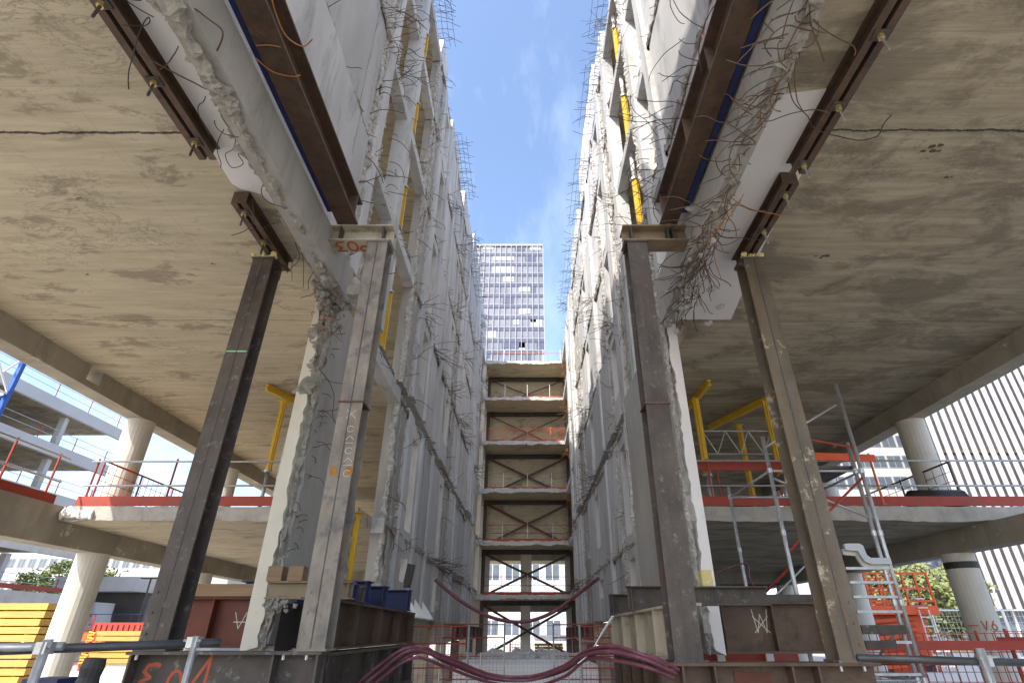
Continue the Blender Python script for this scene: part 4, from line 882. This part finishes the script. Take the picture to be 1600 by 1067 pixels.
# ------------------------------------------------------------------ near tubes at the bottom corners
def tubething(name, label, cat, segs, mt='galv'):
    c = Vector(segs[0][0]); T = thing(name, label, cat, tuple(c))
    for nm_, p, q, r in segs: pass
def fence(label, parts_, cat='scaffold rail'):
    p0 = Vector(parts_[0][1]); T = thing('scaffold_rail', label, cat, tuple(p0))
    for nm_, p, q, r, mt in parts_: part(nm_, MB().tube([p, q], r, 12), mt, T, smooth=True)
    return T
Y = 3.6
a, b_, c, d = P(-60, 1018, y=Y), P(345, 1003, y=Y + .5), P(76, 998, y=Y - .03), P(307, 993, y=Y + .4)
T = fence('dark scaffold tube on two grey posts in the lower left corner', [('tube', a, b_, .026, 'darktube'), ('tube', P(-60, 1012, y=Y + .06), P(98, 1009, y=Y + .06), .024, 'galv'), ('post', c, Vector((c.x, c.y, GZ)), .026, 'galv'), ('post', d, Vector((d.x, d.y, GZ)), .02, 'galv')])
for q in (P(72, 1012, y=Y - .01), P(305, 1003, y=Y + .43)):
    part('coupler', MB().box(q.x - .035, q.x + .03, q.y - .045, q.y + .03, q.z - .03, q.z + .032), 'galv', T); part('bolt', MB().tube([q + Vector((-.06, -.03, .01)), q + Vector((.05, -.03, .01))], .009, 6), 'galv', T)
Y = 4.6
a, b_, c = P(1340, 1027, y=Y), P(1640, 1036, y=Y), P(1530, 1012, y=Y - .04)
T = fence('dark grey scaffold tube on a leaning post in the lower right corner', [('tube', a, b_, .026, 'darktube'), ('post', c, Vector((c.x + .0, c.y, GZ)), .03, 'galv')])
for q in (P(1537, 1032, y=Y - .02),): part('coupler', MB().box(q.x - .04, q.x + .04, q.y - .04, q.y + .03, q.z - .035, q.z + .035), 'galv', T); part('bolt', MB().tube([q + Vector((-.05, -.03, .02)), q + Vector((.09, -.03, .03))], .012, 6), 'galv', T)
q = P(150, 1028, y=4.4)
T = thing('ribbed_hose', 'black ribbed hose standing upright behind the left scaffold tube', 'hose', (q.x, q.y, GZ))
m = MB(); n = 26; m.tube([(q.x - .1 * i / n, q.y + .05 * i / n, q.z - (q.z - GZ) * i / n) for i in range(n)], [.075 if i % 2 else .066 for i in range(n)], 14); part('body', m, 'black', T)
q2 = P(95, 1058, y=5.0); m = MB(); m.box(q2.x - .3, q2.x - .02, 5.0, 5.3, q2.z - .8, q2.z - .01); single('skip_bin', m, 'blue', 'blue steel skip behind the left scaffold tube', 'skip')

# ------------------------------------------------------------------ pink hoses slung across the gap
def spline(pts, seg=10):
    o = []
    for i in range(len(pts) - 1):
        p0, p1, p2, p3 = pts[max(i - 1, 0)], pts[i], pts[i + 1], pts[min(i + 2, len(pts) - 1)]
        for s in range(seg):
            t = s / seg; o.append(.5 * ((2 * p1) + (p2 - p0) * t + (2 * p0 - 5 * p1 + 4 * p2 - p3) * t * t + (3 * p1 - p0 - 3 * p2 + p3) * t ** 3))
    o.append(pts[-1]); return o
def hose(label, pix, ys, r, off=(0, 0, 0), grp='pink hoses slung across the gap'):
    pts = [P(a, b, y=yy) + Vector(off) for (a, b), yy in zip(pix, ys)]
    m = MB(); m.tube(spline(pts), r, 10); single('hose', m, 'hose', label, 'hose', grp, smooth=True)
base = [(560, 1085), (600, 1048), (648, 1016), (700, 1034), (765, 1058), (830, 1062), (880, 1045), (915, 1022), (955, 1019), (1010, 1030), (1052, 1048)]
ysb = [7.6, 7.6, 7.6, 8., 8.4, 8.4, 8., 7.4, 6.6, 6.2, 6.3]
hl = ['topmost pink hose of the sagging bundle at the bottom', 'front pink hose of the sagging bundle at the bottom', 'lowest pink hose of the sagging bundle at the bottom', 'rear pink hose of the sagging bundle at the bottom', 'pink hose twisting over the middle of the sagging bundle']
for i, (dz, dy) in enumerate(((.045, 0), (0, -.05), (-.06, .0), (-.015, .06), (.015, .1))):
    bb = [(a + rnd.uniform(-2, 2) + (0 if 2 < j < 9 else (i - 2) * 5), b + rnd.uniform(-3, 3)) for j, (a, b) in enumerate(base)]
    hose(hl[i], bb, [y + dy for y in ysb], .019, (0, 0, dz))
hose('thin pink hose hanging in a long curve between the two walls', [(680, 905), (715, 935), (765, 963), (815, 971), (860, 958), (900, 930), (935, 903)], [16, 16, 16, 16, 16, 16, 15], .045, grp='pink hoses slung across the gap')
pts = [P(958, 962, y=7.2), P(940, 990, y=7.3), P(921, 1022, y=7.35), P(903, 1036, y=7.4)]
m = MB(); 
for i in range(3): m.bar(pts[i], pts[i + 1], .05, .008)
single('lifting_strap', m, 'plaster', 'pale lifting strap holding up the pink hose bundle', 'strap')
T = thing('loose_cable', 'thin dark red cable drooping under the right slab', 'cable', (4.6, 9.5, 1.9)); m = MB(); m.tube(spline([P(1118, 895, y=10.5), P(1165, 880, y=10.5), P(1172, 905, y=10.5), P(1188, 935, y=10.5)]), .015, 6); part('cable', m, 'hose', T, smooth=True)
# torch like black lamp standing on the blue needle
T = thing('work_lamp', 'small black work lamp standing on the blue needle beams', 'lamp', (-2.35, 11.3, .765)); x, y, z = -2.3, 11.4, .765
part('base', MB().tube([(x, y, z), (x, y, z + .06)], .07, 10), 'black', T); part('housing', MB().prof((x, y, z + .062), (x + .05, y, z + .42), [(-.07, -.06), (.07, -.06), (.07, .06), (-.07, .06)], (0, 1, 0)), 'black', T)
# chunks of concrete caught in the rebar
for (px, py, y, s, lab) in ((1085, 398, 6.7, .09, 'pale concrete chunk caught in rebar beside the right header beam'), (1110, 452, 7.2, .07, 'pale concrete chunk hanging below the right header beam'), (1125, 480, 7.7, .06, 'lowest of the concrete chunks hanging by the right header beam'), (1106, 506, 8.2, .06, 'concrete chunk at the corner of the right soffit'), (1081, 325, 6.1, .09, 'pale concrete chunk in the rebar tangle over the blue beam')):
    q = P(px, py, y=y); m = MB(); m.lump(q, s, rnd, (1.3, .8, .8)); m.lump(q + Vector((.05, 0, .03)), s * .7, rnd); single('concrete_chunk', m, 'rubblew', lab, 'concrete chunk', 'concrete chunks hanging in rebar')
q = P(545, 455, y=7.2); m = MB(); m.box(q.x - .0, q.x + .42, 7.1, 7.4, q.z - .12, q.z + .05); single('concrete_chunk', m, 'rubble', 'grey concrete block bent out under the left header beam', 'concrete chunk', 'concrete chunks hanging in rebar')
# ------------------------------------------------------------------ the tower ahead
def wpt(px, py, y): return P(px, py, y=y)
TY = 120.; ztop = wpt(800, 384, TY).z; xr = wpt(848, 384, TY).x; xl = -24.
T = thing('office_tower', 'tall glass tower with a pale mullion grid rising behind the end block', 'tower', ((xl + xr) / 2, TY + 10, GZ))
part('wall', MB().box(xl, xr, TY + .35, TY + 22, GZ, ztop - .3), 'towerglass', T)
fl = 3.42; nf = int((ztop - GZ) / fl)
for i in range(nf):
    z = ztop - (i + 1) * fl
    if z < 40: break
    m = MB(); m.box(xl, xr, TY + .22, TY + .348, z, z + .95); part('spandrel', m, 'towerband', T)
    m = MB(); m.box(xl, xr, TY + .16, TY + .349, z + .951, z + 1.12); part('sill', m, 'mullion', T)
    for b_ in range(7):
        if rnd.random() < .5:
            j = rnd.randint(0, 18); n = rnd.choice((1, 1, 2, 4)); xa = xl + .2 + j * 1.48; xb = min(xr - .2, xa + 1.48 * n - .05); zt = rnd.uniform(.8, 2.2)
            if xb > xa: m = MB(); m.box(xa, xb, TY + .26, TY + .347, z + 3.3 - zt, z + 3.3); part('blind', m, 'blind' if rnd.random() < .6 else 'towerband', T)
n = int((xr - xl) / 1.48)
for i in range(n + 2):
    x = xr - i * 1.48; m = MB(); m.box(x - .085, x + .085, TY, TY + .16, 38, ztop); part('mullion', m, 'mullion', T)
part('parapet', MB().box(xl, xr, TY + .0, TY + 22, ztop + .001, ztop + .6), 'mullion', T)

# ------------------------------------------------------------------ other buildings round the site
def block(name, label, x0, x1, y0, y1, z1, matn, rows, cols, face='y', wm='glass', z0=GZ, wz=(1.0, 1.5), wgap=.2, cat='building', frame='bldgw', rowh=3.2, firstz=0.):
    T = thing(name, label, cat, ((x0 + x1) / 2, (y0 + y1) / 2, GZ)); part('wall', MB().box(x0, x1, y0, y1, z0, z1), matn, T)
    for r_ in range(rows):
        for c_ in range(cols):
            z = z0 + firstz + r_ * rowh + wz[0]
            if z + wz[1] > z1: continue
            cw = (x1 - x0) / cols if face == 'y' else (y1 - y0) / cols; a = (x0 if face == 'y' else y0) + c_ * cw + wgap; b_ = a + cw - 2 * wgap
            m = MB()
            if face == 'y':
                f = part('window', MB().box(a, b_, y0 - .05, y0 + .02, z, z + wz[1]), frame, T); m.box(a + .12, (a + b_) / 2 - .05, y0 - .07, y0 - .052, z + .1, z + wz[1] - .1); m.box((a + b_) / 2 + .05, b_ - .12, y0 - .07, y0 - .052, z + .1, z + wz[1] - .1); part('pane', m, wm, f)
    return T
# long white building behind the end block
block('white_building', 'white building with rows of tall windows seen through the lowest storeys of the end block', -12, 14, 84, 96, 14.5, 'bldgw', 4, 9, wz=(.9, 2.3), wgap=.35, frame='white', rowh=3.6)
# white louvred building on the right
fx0 = P(1440, 660, y=46).x
T = thing('louvred_building', 'large facade of tall white vertical fins over dark cladding on the right', 'building', (fx0 + 20, 52, GZ))
part('wall', MB().plate([(fx0, 46.6, 1.5), (fx0 + 46, 46.6, 1.5), (fx0 + 46, 62, 1.5), (fx0 + 15, 62, 1.5)], (0, 0, 1), 42.5), 'finback', T)
for i in range(58):
    x = fx0 + i * .78; m = MB(); m.box(x, x + .42, 46.36, 46.45, 1.6, 44); part('fin', m, 'fin', T)
for z in (14., 26.): part('floor_band', MB().box(fx0, fx0 + 46, 46.452, 46.598, z, z + .25), 'steel_brown', T)
part('ground_floor', MB().plate([(fx0 + .5, 47.2, GZ), (fx0 + 45, 47.2, GZ), (fx0 + 45, 61, GZ), (fx0 + 15, 61, GZ)], (0, 0, 1), 3.09), 'blue' if False else 'glass', T)
for i in range(24): part('frame', MB().box(fx0 + .5 + i * 1.9, fx0 + .62 + i * 1.9, 47.05, 47.195, GZ, 1.49), 'white', T)
# blue office building
block('office_building', 'blue glazed office block with pale spandrel bands behind the right column', P(1250, 760, y=78).x, P(1440, 760, y=78).x + 3, 78, 92, 46, 'bldgw', 15, 9, wz=(1.15, 1.85), wgap=.08, frame='mullion', rowh=3.1)
block('dark_building', 'dark blue building sliver beside the tree on the right', P(1478, 930, y=66).x, P(1520, 930, y=66).x, 66, 76, 11, 'towerband', 3, 2, wm='towerglass', frame='towerband')
# parallel block on the far left: bare floors on white posts
T = thing('concrete_frame_building', 'bare floors on white posts at the far left, red guard posts along its edges', 'building', (-46, 33, GZ))
xe = -35.8
for k, z in enumerate((2.6, 6.0, 9.3, 12.6, 15.8)):
    part('slab', MB().box(-62, xe - .3, 16, 46, z - .35, z), 'soffit_dark', T); part('edge_beam', MB().box(xe - .299, xe, 16, 46, z - .85, z), 'bldgw' if k > 1 else 'column', T)
    if k < 4:
        for y in (18., 25.4, 32.8, 40.2): part('column', MB().box(xe - .9, xe - .45, y - .2, y + .2, z, z + 3.2 - .9), 'bldgw', T)
    for j in range(9): y = 17 + j * 3.5; g = part('guard_post', MB().tube([(xe - .15, y, z), (xe - .15, y, z + 1.1)], .035, 6), 'red', T)
    for dz in (.55, 1.05): part('guard_rail', MB().tube([(xe - .15, 16, z + dz), (xe - .15, 46, z + dz)], .025, 6), 'galv', T)
for y in (18., 25.4, 32.8, 40.2): part('column', MB().box(xe - .9, xe - .4, y - .25, y + .25, GZ, 1.75), 'column', T)
part('guard_board', MB().box(xe + .002, xe + .04, 16, 46, 2.7, 3.0), 'red', T)
part('back_wall', MB().box(-63, -62.01, 16, 46, GZ, 6), 'bldg', T)
# tower crane
cx0 = P(35, 570, y=21.8).x
T = thing('tower_crane', 'blue lattice mast of a tower crane at the left edge', 'crane', (cx0 - .9, 21, GZ))
for (x, y) in ((cx0, 20), (cx0 - 1.8, 20), (cx0, 21.8), (cx0 - 1.8, 21.8)): part('leg', MB().box(x - .09, x + .09, y - .09, y + .09, GZ, 34), 'crane', T)
for i in range(20):
    z = GZ + i * 1.8; m = MB()
    for (a, b_) in (((cx0, 20), (cx0 - 1.8, 20)), ((cx0, 20), (cx0, 21.8)), ((cx0 - 1.8, 20), (cx0 - 1.8, 21.8)), ((cx0, 21.8), (cx0 - 1.8, 21.8))):
        m.bar((a[0], a[1], z), (b_[0], b_[1], z + (1.8 if i % 2 else 0)), .09, .09); m.bar((a[0], a[1], z + 1.8), (b_[0], b_[1], z + (0 if i % 2 == 0 else 1.8)), .07, .07)
    part('lattice', m, 'crane' if i % 3 else 'white', T)
# concrete stair block and white building, far lower left
a, b_ = P(190, 893, y=56), P(262, 893, y=56)
T = thing('concrete_block_building', 'windowless pale grey block beside an outdoor stair on the left', 'building', ((a.x + b_.x) / 2, 60, GZ)); part('wall', MB().box(a.x, b_.x + 6, 56, 64, GZ, a.z), 'bldg', T)
a, b_ = P(136, 922, y=52), P(190, 922, y=52)
T = thing('concrete_stairs', 'grey concrete outdoor stair with a landing and dark opening below', 'stairs', ((a.x + b_.x) / 2, 53, GZ))
part('upper_deck', MB().box(a.x - 4, b_.x + .5, 53, 56, a.z - .0, a.z + 1.2), 'bldg', T); part('landing', MB().box(a.x, a.x + 2.2, 50.5, 53, a.z - 1.9, a.z - 1.0), 'bldg', T)
m = MB().plate([(a.x + 2.2, 50.6, a.z - 1.0), (b_.x - .3, 50.6, GZ), (b_.x - 1.5, 50.6, GZ), (a.x + 2.2, 50.6, a.z - 1.9)], (0, 1, 0), 2.2); part('flight', m, 'bldg', T)
part('pillar', MB().box(a.x + .6, a.x + 1.2, 51, 51.6, GZ, a.z - 1.91), 'column', T); part('back_wall', MB().box(a.x - 4, b_.x + .4, 55, 55.3, GZ, a.z - .01), 'finback', T)
a, b_ = P(-40, 880, y=88), P(320, 880, y=88)
block('white_building', 'long white building with a strip of windows behind the trees on the left', a.x, b_.x, 88, 100, P(200, 868, y=88).z + 3, 'bldgw', 4, 22, wz=(.9, 1.4), frame='mullion', rowh=3.1)
a = P(222, 962, y=48); c = P(236, 904, y=48)
T = thing('street_lamp', 'slim street lamp with a flat double head in front of the grey block', 'street lamp', (c.x, 48, GZ)); part('pole', MB().tube([(c.x, 48, GZ), (c.x, 48, c.z)], .07, 8), 'steel_dark', T); part('lamp_head', MB().box(c.x - .75, c.x + .75, 47.8, 48.2, c.z, c.z + .12), 'steel_dark', T)

col = [o for o in TR.children if o.name.startswith('column')]
part('collar_band', MB().tube([(10.03, 13.3, 1.28), (10.03, 13.3, 1.42)], .335, 24), 'black', TR)
m = MB(); stroke(m, [[(0, 1), (.3, 0), (.6, 1)], circ(1.25, .3, .25, .3), [(1.0, .35), (1.35, 1.)], [(-1.6, .5), (-.5, .5)], [(.75, 0), (.76, .06)]], (9.77, 12.96, .05), (.13, -.09, 0), (0, 0, .17), .022, (-.6, -.8, 0), .006); part('painted_mark', m, 'paint_red', TR)
# ------------------------------------------------------------------ trees
def tree(label, x, y, h, w_, matn, seed, base=GZ):
    rd = random.Random(seed); T = thing('tree', label, 'tree', (x, y, base)); m = MB(); pts = [(x, y, base), (x + .1, y, base + h * .3), (x, y + .1, base + h * .55), (x + .1, y, base + h * .85)]
    m.tube(pts, [.16 * h / 6, .13 * h / 6, .09 * h / 6, .03 * h / 6], 8); part('trunk', m, 'bark', T)
    for q in range(7):
        a = rd.uniform(0, 6.28); z = base + h * rd.uniform(.3, .7); m = MB(); m.tube([(x, y, z), (x + math.cos(a) * w_ * .3, y + math.sin(a) * w_ * .3, z + h * .14), (x + math.cos(a) * w_ * .48, y + math.sin(a) * w_ * .48, z + h * .2)], [.05, .035, .015], 5); part('limb', m, 'bark', T)
    m = MB(); cl = []
    for q in range(46):
        t = rd.uniform(.25, 1.); rr = w_ * .5 * math.sin(math.pi * min(1, (1.12 - t) * 1.15)) * rd.uniform(.3, 1); a = rd.uniform(0, 6.28); cl.append((x + math.cos(a) * rr, y + math.sin(a) * rr, base + h * t, rd.uniform(.09, .17) * w_))
    for (cx, cy, cz, r_) in cl:
        for q in range(64):
            v = Vector((rd.gauss(0, 1), rd.gauss(0, 1), rd.gauss(0, 1))).normalized() * r_ * rd.uniform(.5, 1.1); p = Vector((cx, cy, cz)) + v; u = Vector((rd.uniform(-1, 1), rd.uniform(-1, 1), rd.uniform(-1, 1))).normalized(); s_ = w_ * rd.uniform(.022, .04); t_ = u.orthogonal().normalized() * s_; u = u * s_
            m.add([p - u, p + t_ * .6, p + u, p - t_ * .6], [(0, 1, 2, 3)])
    part('crown', m, matn, T)
for i, (px, py, yy, w_, mt, lab) in enumerate(((55, 893, 62, 4.5, 'leaf', 'dark green pine-like tree at the far left behind the red boards'), (92, 888, 66, 5, 'leafy', 'yellowish tree just left of the sunlit round column'), (108, 880, 72, 4.5, 'leaf', 'green tree tucked against the left of the sunlit round column'),
        (160, 896, 60, 4.2, 'leafy', 'sparse yellowish tree right of the sunlit round column'), (180, 894, 64, 4.6, 'leaf', 'dark bushy tree above the outdoor stair'), (206, 900, 66, 4.5, 'leafy', 'yellow-green tree at the corner of the grey block'),
        (1466, 893, 44, 6.0, 'leafy', 'pale yellow-green tree behind the orange lift on the right'), (1400, 880, 50, 8.0, 'leafy', 'broad pale tree seen through the rails of the orange lift'), (1352, 890, 52, 7.0, 'leafy', 'pale tree behind the stair tower at the left end of the orange lift'))):
    t = P(px, py, y=yy); tree(lab, t.x, yy, t.z - GZ, w_, mt, 40 + i)

# ------------------------------------------------------------------ site things, left
def plankstack(label, x0, x1, y0, z0, n, th, gap, D=2.2, hooks=False):
    T = thing('plank_stack', label, 'timber stack', ((x0 + x1) / 2, y0 + D / 2, z0))
    for i in range(n):
        z = z0 + i * (th + gap); j = rnd.uniform(-.04, .04); part('board', MB().box(x0 + j, x1 + j + rnd.uniform(-.06, .06), y0 + rnd.uniform(0, .04), y0 + D, z, z + th), 'wood', T)
        if i < n - 1:
            for t in (.12, .5, .88): x = x0 + (x1 - x0) * t; part('spacer', MB().box(x - .05, x + .05, y0 + .08, y0 + D - .1, z + th + .001, z + th + gap - .001), 'planks', T)
        if hooks: m = MB(); m.tube([(x0 - .02, y0, z + th / 2), (x0 - .22, y0 - .02, z + th * .8), (x0 - .24, y0 - .02, z + th * .1), (x0 - .05, y0, z + .02)], .025, 6); part('hook', m, 'yellow', T)
    return T
a, b_ = P(-60, 948, y=15.6), P(74, 948, y=15.6); t = (a.z - GZ) / 12
plankstack('tall stack of yellow formwork boards behind the sunlit column at the left edge', a.x, b_.x, 15.6, GZ + .12, 12, t * .84, t * .16, 1.0)
a, b_ = P(152, 984, y=19.5), P(262, 984, y=19.5); c = P(150, 1036, y=19.5); t = (a.z - c.z) / 6
plankstack('lower stack of yellow boards with hooked ends behind the dark column', a.x, b_.x, 19.5, c.z, 6, t * .84, t * .16, 1.6, True)
part('crate', MB().box(a.x, b_.x, 19.6, 21, GZ, c.z - .01), 'plaster', [o for o in ORG if o.name == 'plank_stack.001'][0])
a, b_ = P(98, 968, y=25), P(150, 968, y=25)
guard('site_fence', 'red framed mesh fence between the sunlit column and the hooked board stack', 'fence', (a.x - 1.5, 25, -1.2), (b_.x, 25, -1.2), (.02, .4, .7, .98), h=1.35 + a.z, rails=(.2, 1.3), th=.3, zt=.9, mesh=.2, matr='red', matt='orange')
a, b_ = P(146, 972, y=30), P(262, 990, y=30); T = thing('site_container', 'long red container behind the yellow board stacks', 'container', ((a.x + b_.x) / 2, 31, GZ)); part('body', MB().box(a.x, b_.x, 30, 32.4, GZ, a.z), 'red', T)
for i in range(14): x = a.x + (b_.x - a.x) * (i + .5) / 14; part('rib', MB().box(x - .06, x + .06, 29.95, 29.998, GZ + .1, a.z - .1), 'red', T)
a, b_ = P(122, 958, y=42), P(262, 958, y=42)
guard('site_fence', 'blue railing running across the site below the grey block', 'fence', (a.x, 42, -.6), (b_.x, 42, -.6), (.0, .2, .4, .6, .8, 1), h=a.z + .6, rails=(a.z + .55, a.z - .1), toe=False, matp='blue', matr='blue')
for i, (px, yy, w_) in enumerate(((235, 17., 2.6), (150, 22., 3.))):
    a = P(px, 1040, y=yy); single('concrete_slab', MB().box(a.x - w_, a.x + w_ * .4, yy, yy + 1.2, GZ, GZ + .35), 'plaster', ('pale slab lying in front of the hooked board stack', 'pale slab lying behind the sunlit column foot')[i], 'concrete slab')
# ------------------------------------------------------------------ site things, right
a, b_ = P(1340, 943, y=22), P(1466, 950, y=22); zt = P(1466, 895, y=22).z; zb = P(1400, 1002, y=22).z
T = thing('scissor_lift', 'orange-red scissor lift with a railed platform standing behind the stair tower', 'lift', ((a.x + b_.x) / 2, 23, GZ))
part('platform', MB().box(a.x, b_.x, 22, 24.2, a.z - .35, a.z - .05), 'orange', T)
for y in (22.03, 24.17):
    for i in range(7): x = a.x + .04 + (b_.x - a.x - .08) * i / 6; part('rail_post', MB().box(x - .035, x + .035, y - .03, y + .03, a.z - .05, zt), 'orange', T)
    for z in (zt, (a.z + zt) / 2, a.z + .1): part('rail', MB().box(a.x, b_.x, y - .025, y + .025, z - .035, z + .035), 'orange', T)
for i in range(9):
    z = GZ + .5 + i * ((a.z - .4 - GZ - .5) / 9); part('scissor_arm', MB().bar((a.x + .5, 22.4 + .1 * (i % 2), z), (b_.x - .6, 22.4 + .1 * (i % 2), z + .14), .1, .12), 'orange', T)
part('chassis', MB().box(a.x + .2, b_.x - .2, 22.6, 24, GZ + .25, a.z - .36), 'orange', T)
for x in (a.x + .6, b_.x - .7):
    for y in (22.5, 24.05): part('wheel', MB().tube([(x, y - .12, GZ + .32), (x, y + .12, GZ + .32)], .32, 16), 'black', T)
xl_ = P(1435, 960, y=22).x; m = MB()
for s_ in (0, .35): m.tube([(xl_ + s_, 21.9, GZ + .4), (xl_ + s_, 21.9, a.z - .2)], .025, 6)
for i in range(8): m.tube([(xl_, 21.9, GZ + .6 + i * .3), (xl_ + .35, 21.9, GZ + .6 + i * .3)], .02, 6)
part('ladder', m, 'white', T)
a = P(1454, 953, y=26); b_ = P(1600, 953, y=26)
for i in range(3):
    xa = a.x + i * (b_.x - a.x) / 2.6; xb = xa + (b_.x - a.x) / 2.7
    T = thing('mesh_fence', '%s' % ('white mesh fence panel just right of the orange lift', 'white mesh fence panel behind the right round column', 'white mesh fence panel at the right edge')[i], 'fence', ((xa + xb) / 2, 26, GZ), group='white mesh fence panels')
    for x in (xa, xb): part('post', MB().tube([(x, 26, GZ), (x, 26, a.z)], .04, 8), 'white', T)
    for z in (a.z, GZ + .15): part('rail', MB().tube([(xa, 26, z), (xb, 26, z)], .03, 8), 'white', T)
    m = MB(); n = int((xb - xa) / .16)
    for j in range(n): m.tube([(xa + j * .16, 26, GZ + .15), (xa + j * .16, 26, a.z)], .008, 4)
    for j in range(10): m.tube([(xa, 26, GZ + .2 + j * (a.z - GZ - .2) / 10), (xb, 26, GZ + .2 + j * (a.z - GZ - .2) / 10)], .008, 4)
    part('mesh', m, 'galv', T)
a = P(1482, 1003, y=17); T = thing('sign_panel', 'white panel with two rows of yellow blocks beside the right round column', 'panel', (a.x + .4, 17, GZ)); part('board', MB().box(a.x, a.x + .75, 17, 17.05, a.z - .75, a.z), 'white', T)
for i in range(3):
    for j in range(2): part('block', MB().box(a.x + .06 + i * .23, a.x + .22 + i * .23, 16.985, 16.999, a.z - .22 - j * .3, a.z - .08 - j * .3), 'yellow_sign', T)
for x in (a.x + .05, a.x + .7): part('leg', MB().box(x - .02, x + .02, 17.051, 17.09, GZ, a.z), 'galv', T)
a = P(1120, 1010, y=10.5); T = thing('water_barrier', 'red plastic barrier with pale stripes behind the right front girder', 'barrier', (a.x + .6, 10.5, GZ)); m = MB(); zt = a.z + .1
m.prof((a.x - .6, 10.5, (GZ + zt) / 2), (a.x + 1.3, 10.5, (GZ + zt) / 2), [(-.25, -(zt - GZ) / 2), (.25, -(zt - GZ) / 2), (.2, 0), (.1, (zt - GZ) / 2), (-.1, (zt - GZ) / 2), (-.2, 0)]); part('body', m, 'red', T)
for x in (a.x - .1, a.x + .7): part('stripe', MB().box(x, x + .12, 10.2, 10.249, zt - .5, zt - .1), 'white', T)
for i, (px, yy, s_) in enumerate(((1420, 15, 1.1), (1530, 19, 1.6), (1330, 13.5, .7))):
    a = P(px, 1045, y=yy); single('concrete_slab', MB().box(a.x - s_, a.x + s_, yy, yy + 1, GZ, GZ + .5), 'plaster', ('pale slab on the ground below the orange lift', 'pale slab near the right round column foot', 'small pale slab at the stair tower foot')[i], 'concrete slab')
# ------------------------------------------------------------------ floor of the gap
def rubblepile(label, x0, x1, y0, y1, h, n, seed):
    rd = random.Random(seed); m = MB(); nx, ny = 30, 14; vs = []; fs = []
    for j in range(ny + 1):
        for i in range(nx + 1):
            u, v = i / nx, j / ny; hh = h * math.sin(math.pi * v) ** .7 * min(1, 5 * u, 5 * (1 - u)) * rd.uniform(.6, 1.1); vs.append((x0 + (x1 - x0) * u, y0 + (y1 - y0) * v, GZ + .01 + max(0, hh) if 0 < j < ny else GZ - .05))
    for j in range(ny):
        for i in range(nx): q = j * (nx + 1) + i; fs.append((q, q + 1, q + nx + 2, q + nx + 1))
    m.add(vs, fs)
    for q in range(n): u, v = rd.random(), rd.uniform(.15, .85); m.lump((x0 + (x1 - x0) * u, y0 + (y1 - y0) * v, GZ + h * math.sin(math.pi * v) * .8), rd.uniform(.06, .2), rd, (1.3, 1, .7))
    single('rubble_heap', m, 'rubblew', label, 'rubble', kind=None)
rubblepile('low heap of pale concrete rubble across the gap near the camera', -2.1, 1.9, 12.5, 15.5, .5, 120, 1)
rubblepile('long ridge of broken concrete across the middle of the gap', -2.9, 2.8, 24, 27, 1.0, 160, 2)
single('concrete_slab', MB().box(-2.2, 2.2, 19, 22.5, GZ, GZ + .75), 'plaster', 'broad pale slab lying across the floor of the gap', 'concrete slab')
for i, (x0, x1, y, z0, h) in enumerate(((-2.5, -1.2, 12.9, GZ, 1.75), (1.15, 2.3, 12.9, GZ, 1.75), (-2.4, -.6, 17.5, GZ, 1.85), (.8, 2.6, 17.5, GZ, 1.85), (-1.15, 1.1, 16.0, GZ, 1.15))):
    T = thing('mesh_fence', ('near red wired mesh fence on the left of the gap', 'near red wired mesh fence on the right of the gap', 'far red wired mesh fence on the left of the gap', 'far red wired mesh fence on the right of the gap', 'low grey mesh fence across the middle of the gap')[i], 'fence', ((x0 + x1) / 2, y, z0), group='mesh fences on the gap floor')
    for x in (x0, x1): part('post', MB().tube([(x, y, z0), (x, y, z0 + h)], .025, 8), 'galv', T)
    for t in ((.98, .8, .55, .25) if i < 4 else (.98,)): part('rail', MB().tube([(x0, y, z0 + h * t), (x1, y, z0 + h * t)], .014, 6), 'red' if i < 4 else 'galv', T)
    m = MB(); n = int((x1 - x0) / .1)
    for j in range(n): m.tube([(x0 + j * .1, y, z0 + .05), (x0 + j * .1, y, z0 + h)], .004, 4)
    for j in range(9): m.tube([(x0, y, z0 + .1 + j * h * .105), (x1, y, z0 + .1 + j * h * .105)], .004, 4)
    part('mesh', m, 'red' if i < 4 else 'galv', T)
a, b_ = P(772, 976, y=58), P(880, 976, y=58)
guard('site_fence', 'blue and white site fence beyond the end block', 'fence', (a.x - 3, 58, GZ), (b_.x + 3, 58, GZ), (0, .25, .5, .75, 1), h=a.z - GZ, rails=(.6, a.z - GZ - .05), th=.5, zt=.9, matp='blue', matr='blue', matt='white')
a = P(836, 1009, y=46); plankstack('small stack of yellow boards beyond the end block', a.x, a.x + 2.1, 46, GZ + .1, 4, .16, .05, 1.2)
a = P(797, 1002, y=46); T = thing('waste_cage', 'small red wire cage beyond the end block', 'cage', (a.x + .6, 46.4, GZ))
for x in (a.x, a.x + 1.2):
    for y in (46, 47): part('post', MB().box(x - .04, x + .04, y - .04, y + .04, GZ, a.z), 'orange', T)
m = MB()
for j in range(7): m.tube([(a.x + j * .2, 46, GZ + .1), (a.x + j * .2, 46, a.z)], .02, 4); m.tube([(a.x, 46, GZ + .1 + j * .18), (a.x + 1.2, 46, GZ + .1 + j * .18)], .02, 4)
part('mesh', m, 'orange', T)
TL['label'] = 'gutted concrete wing left of the gap, pale soffit and sunlit outer column'; TR['label'] = 'gutted concrete wing right of the gap, darker stained soffit and hanging rebar'
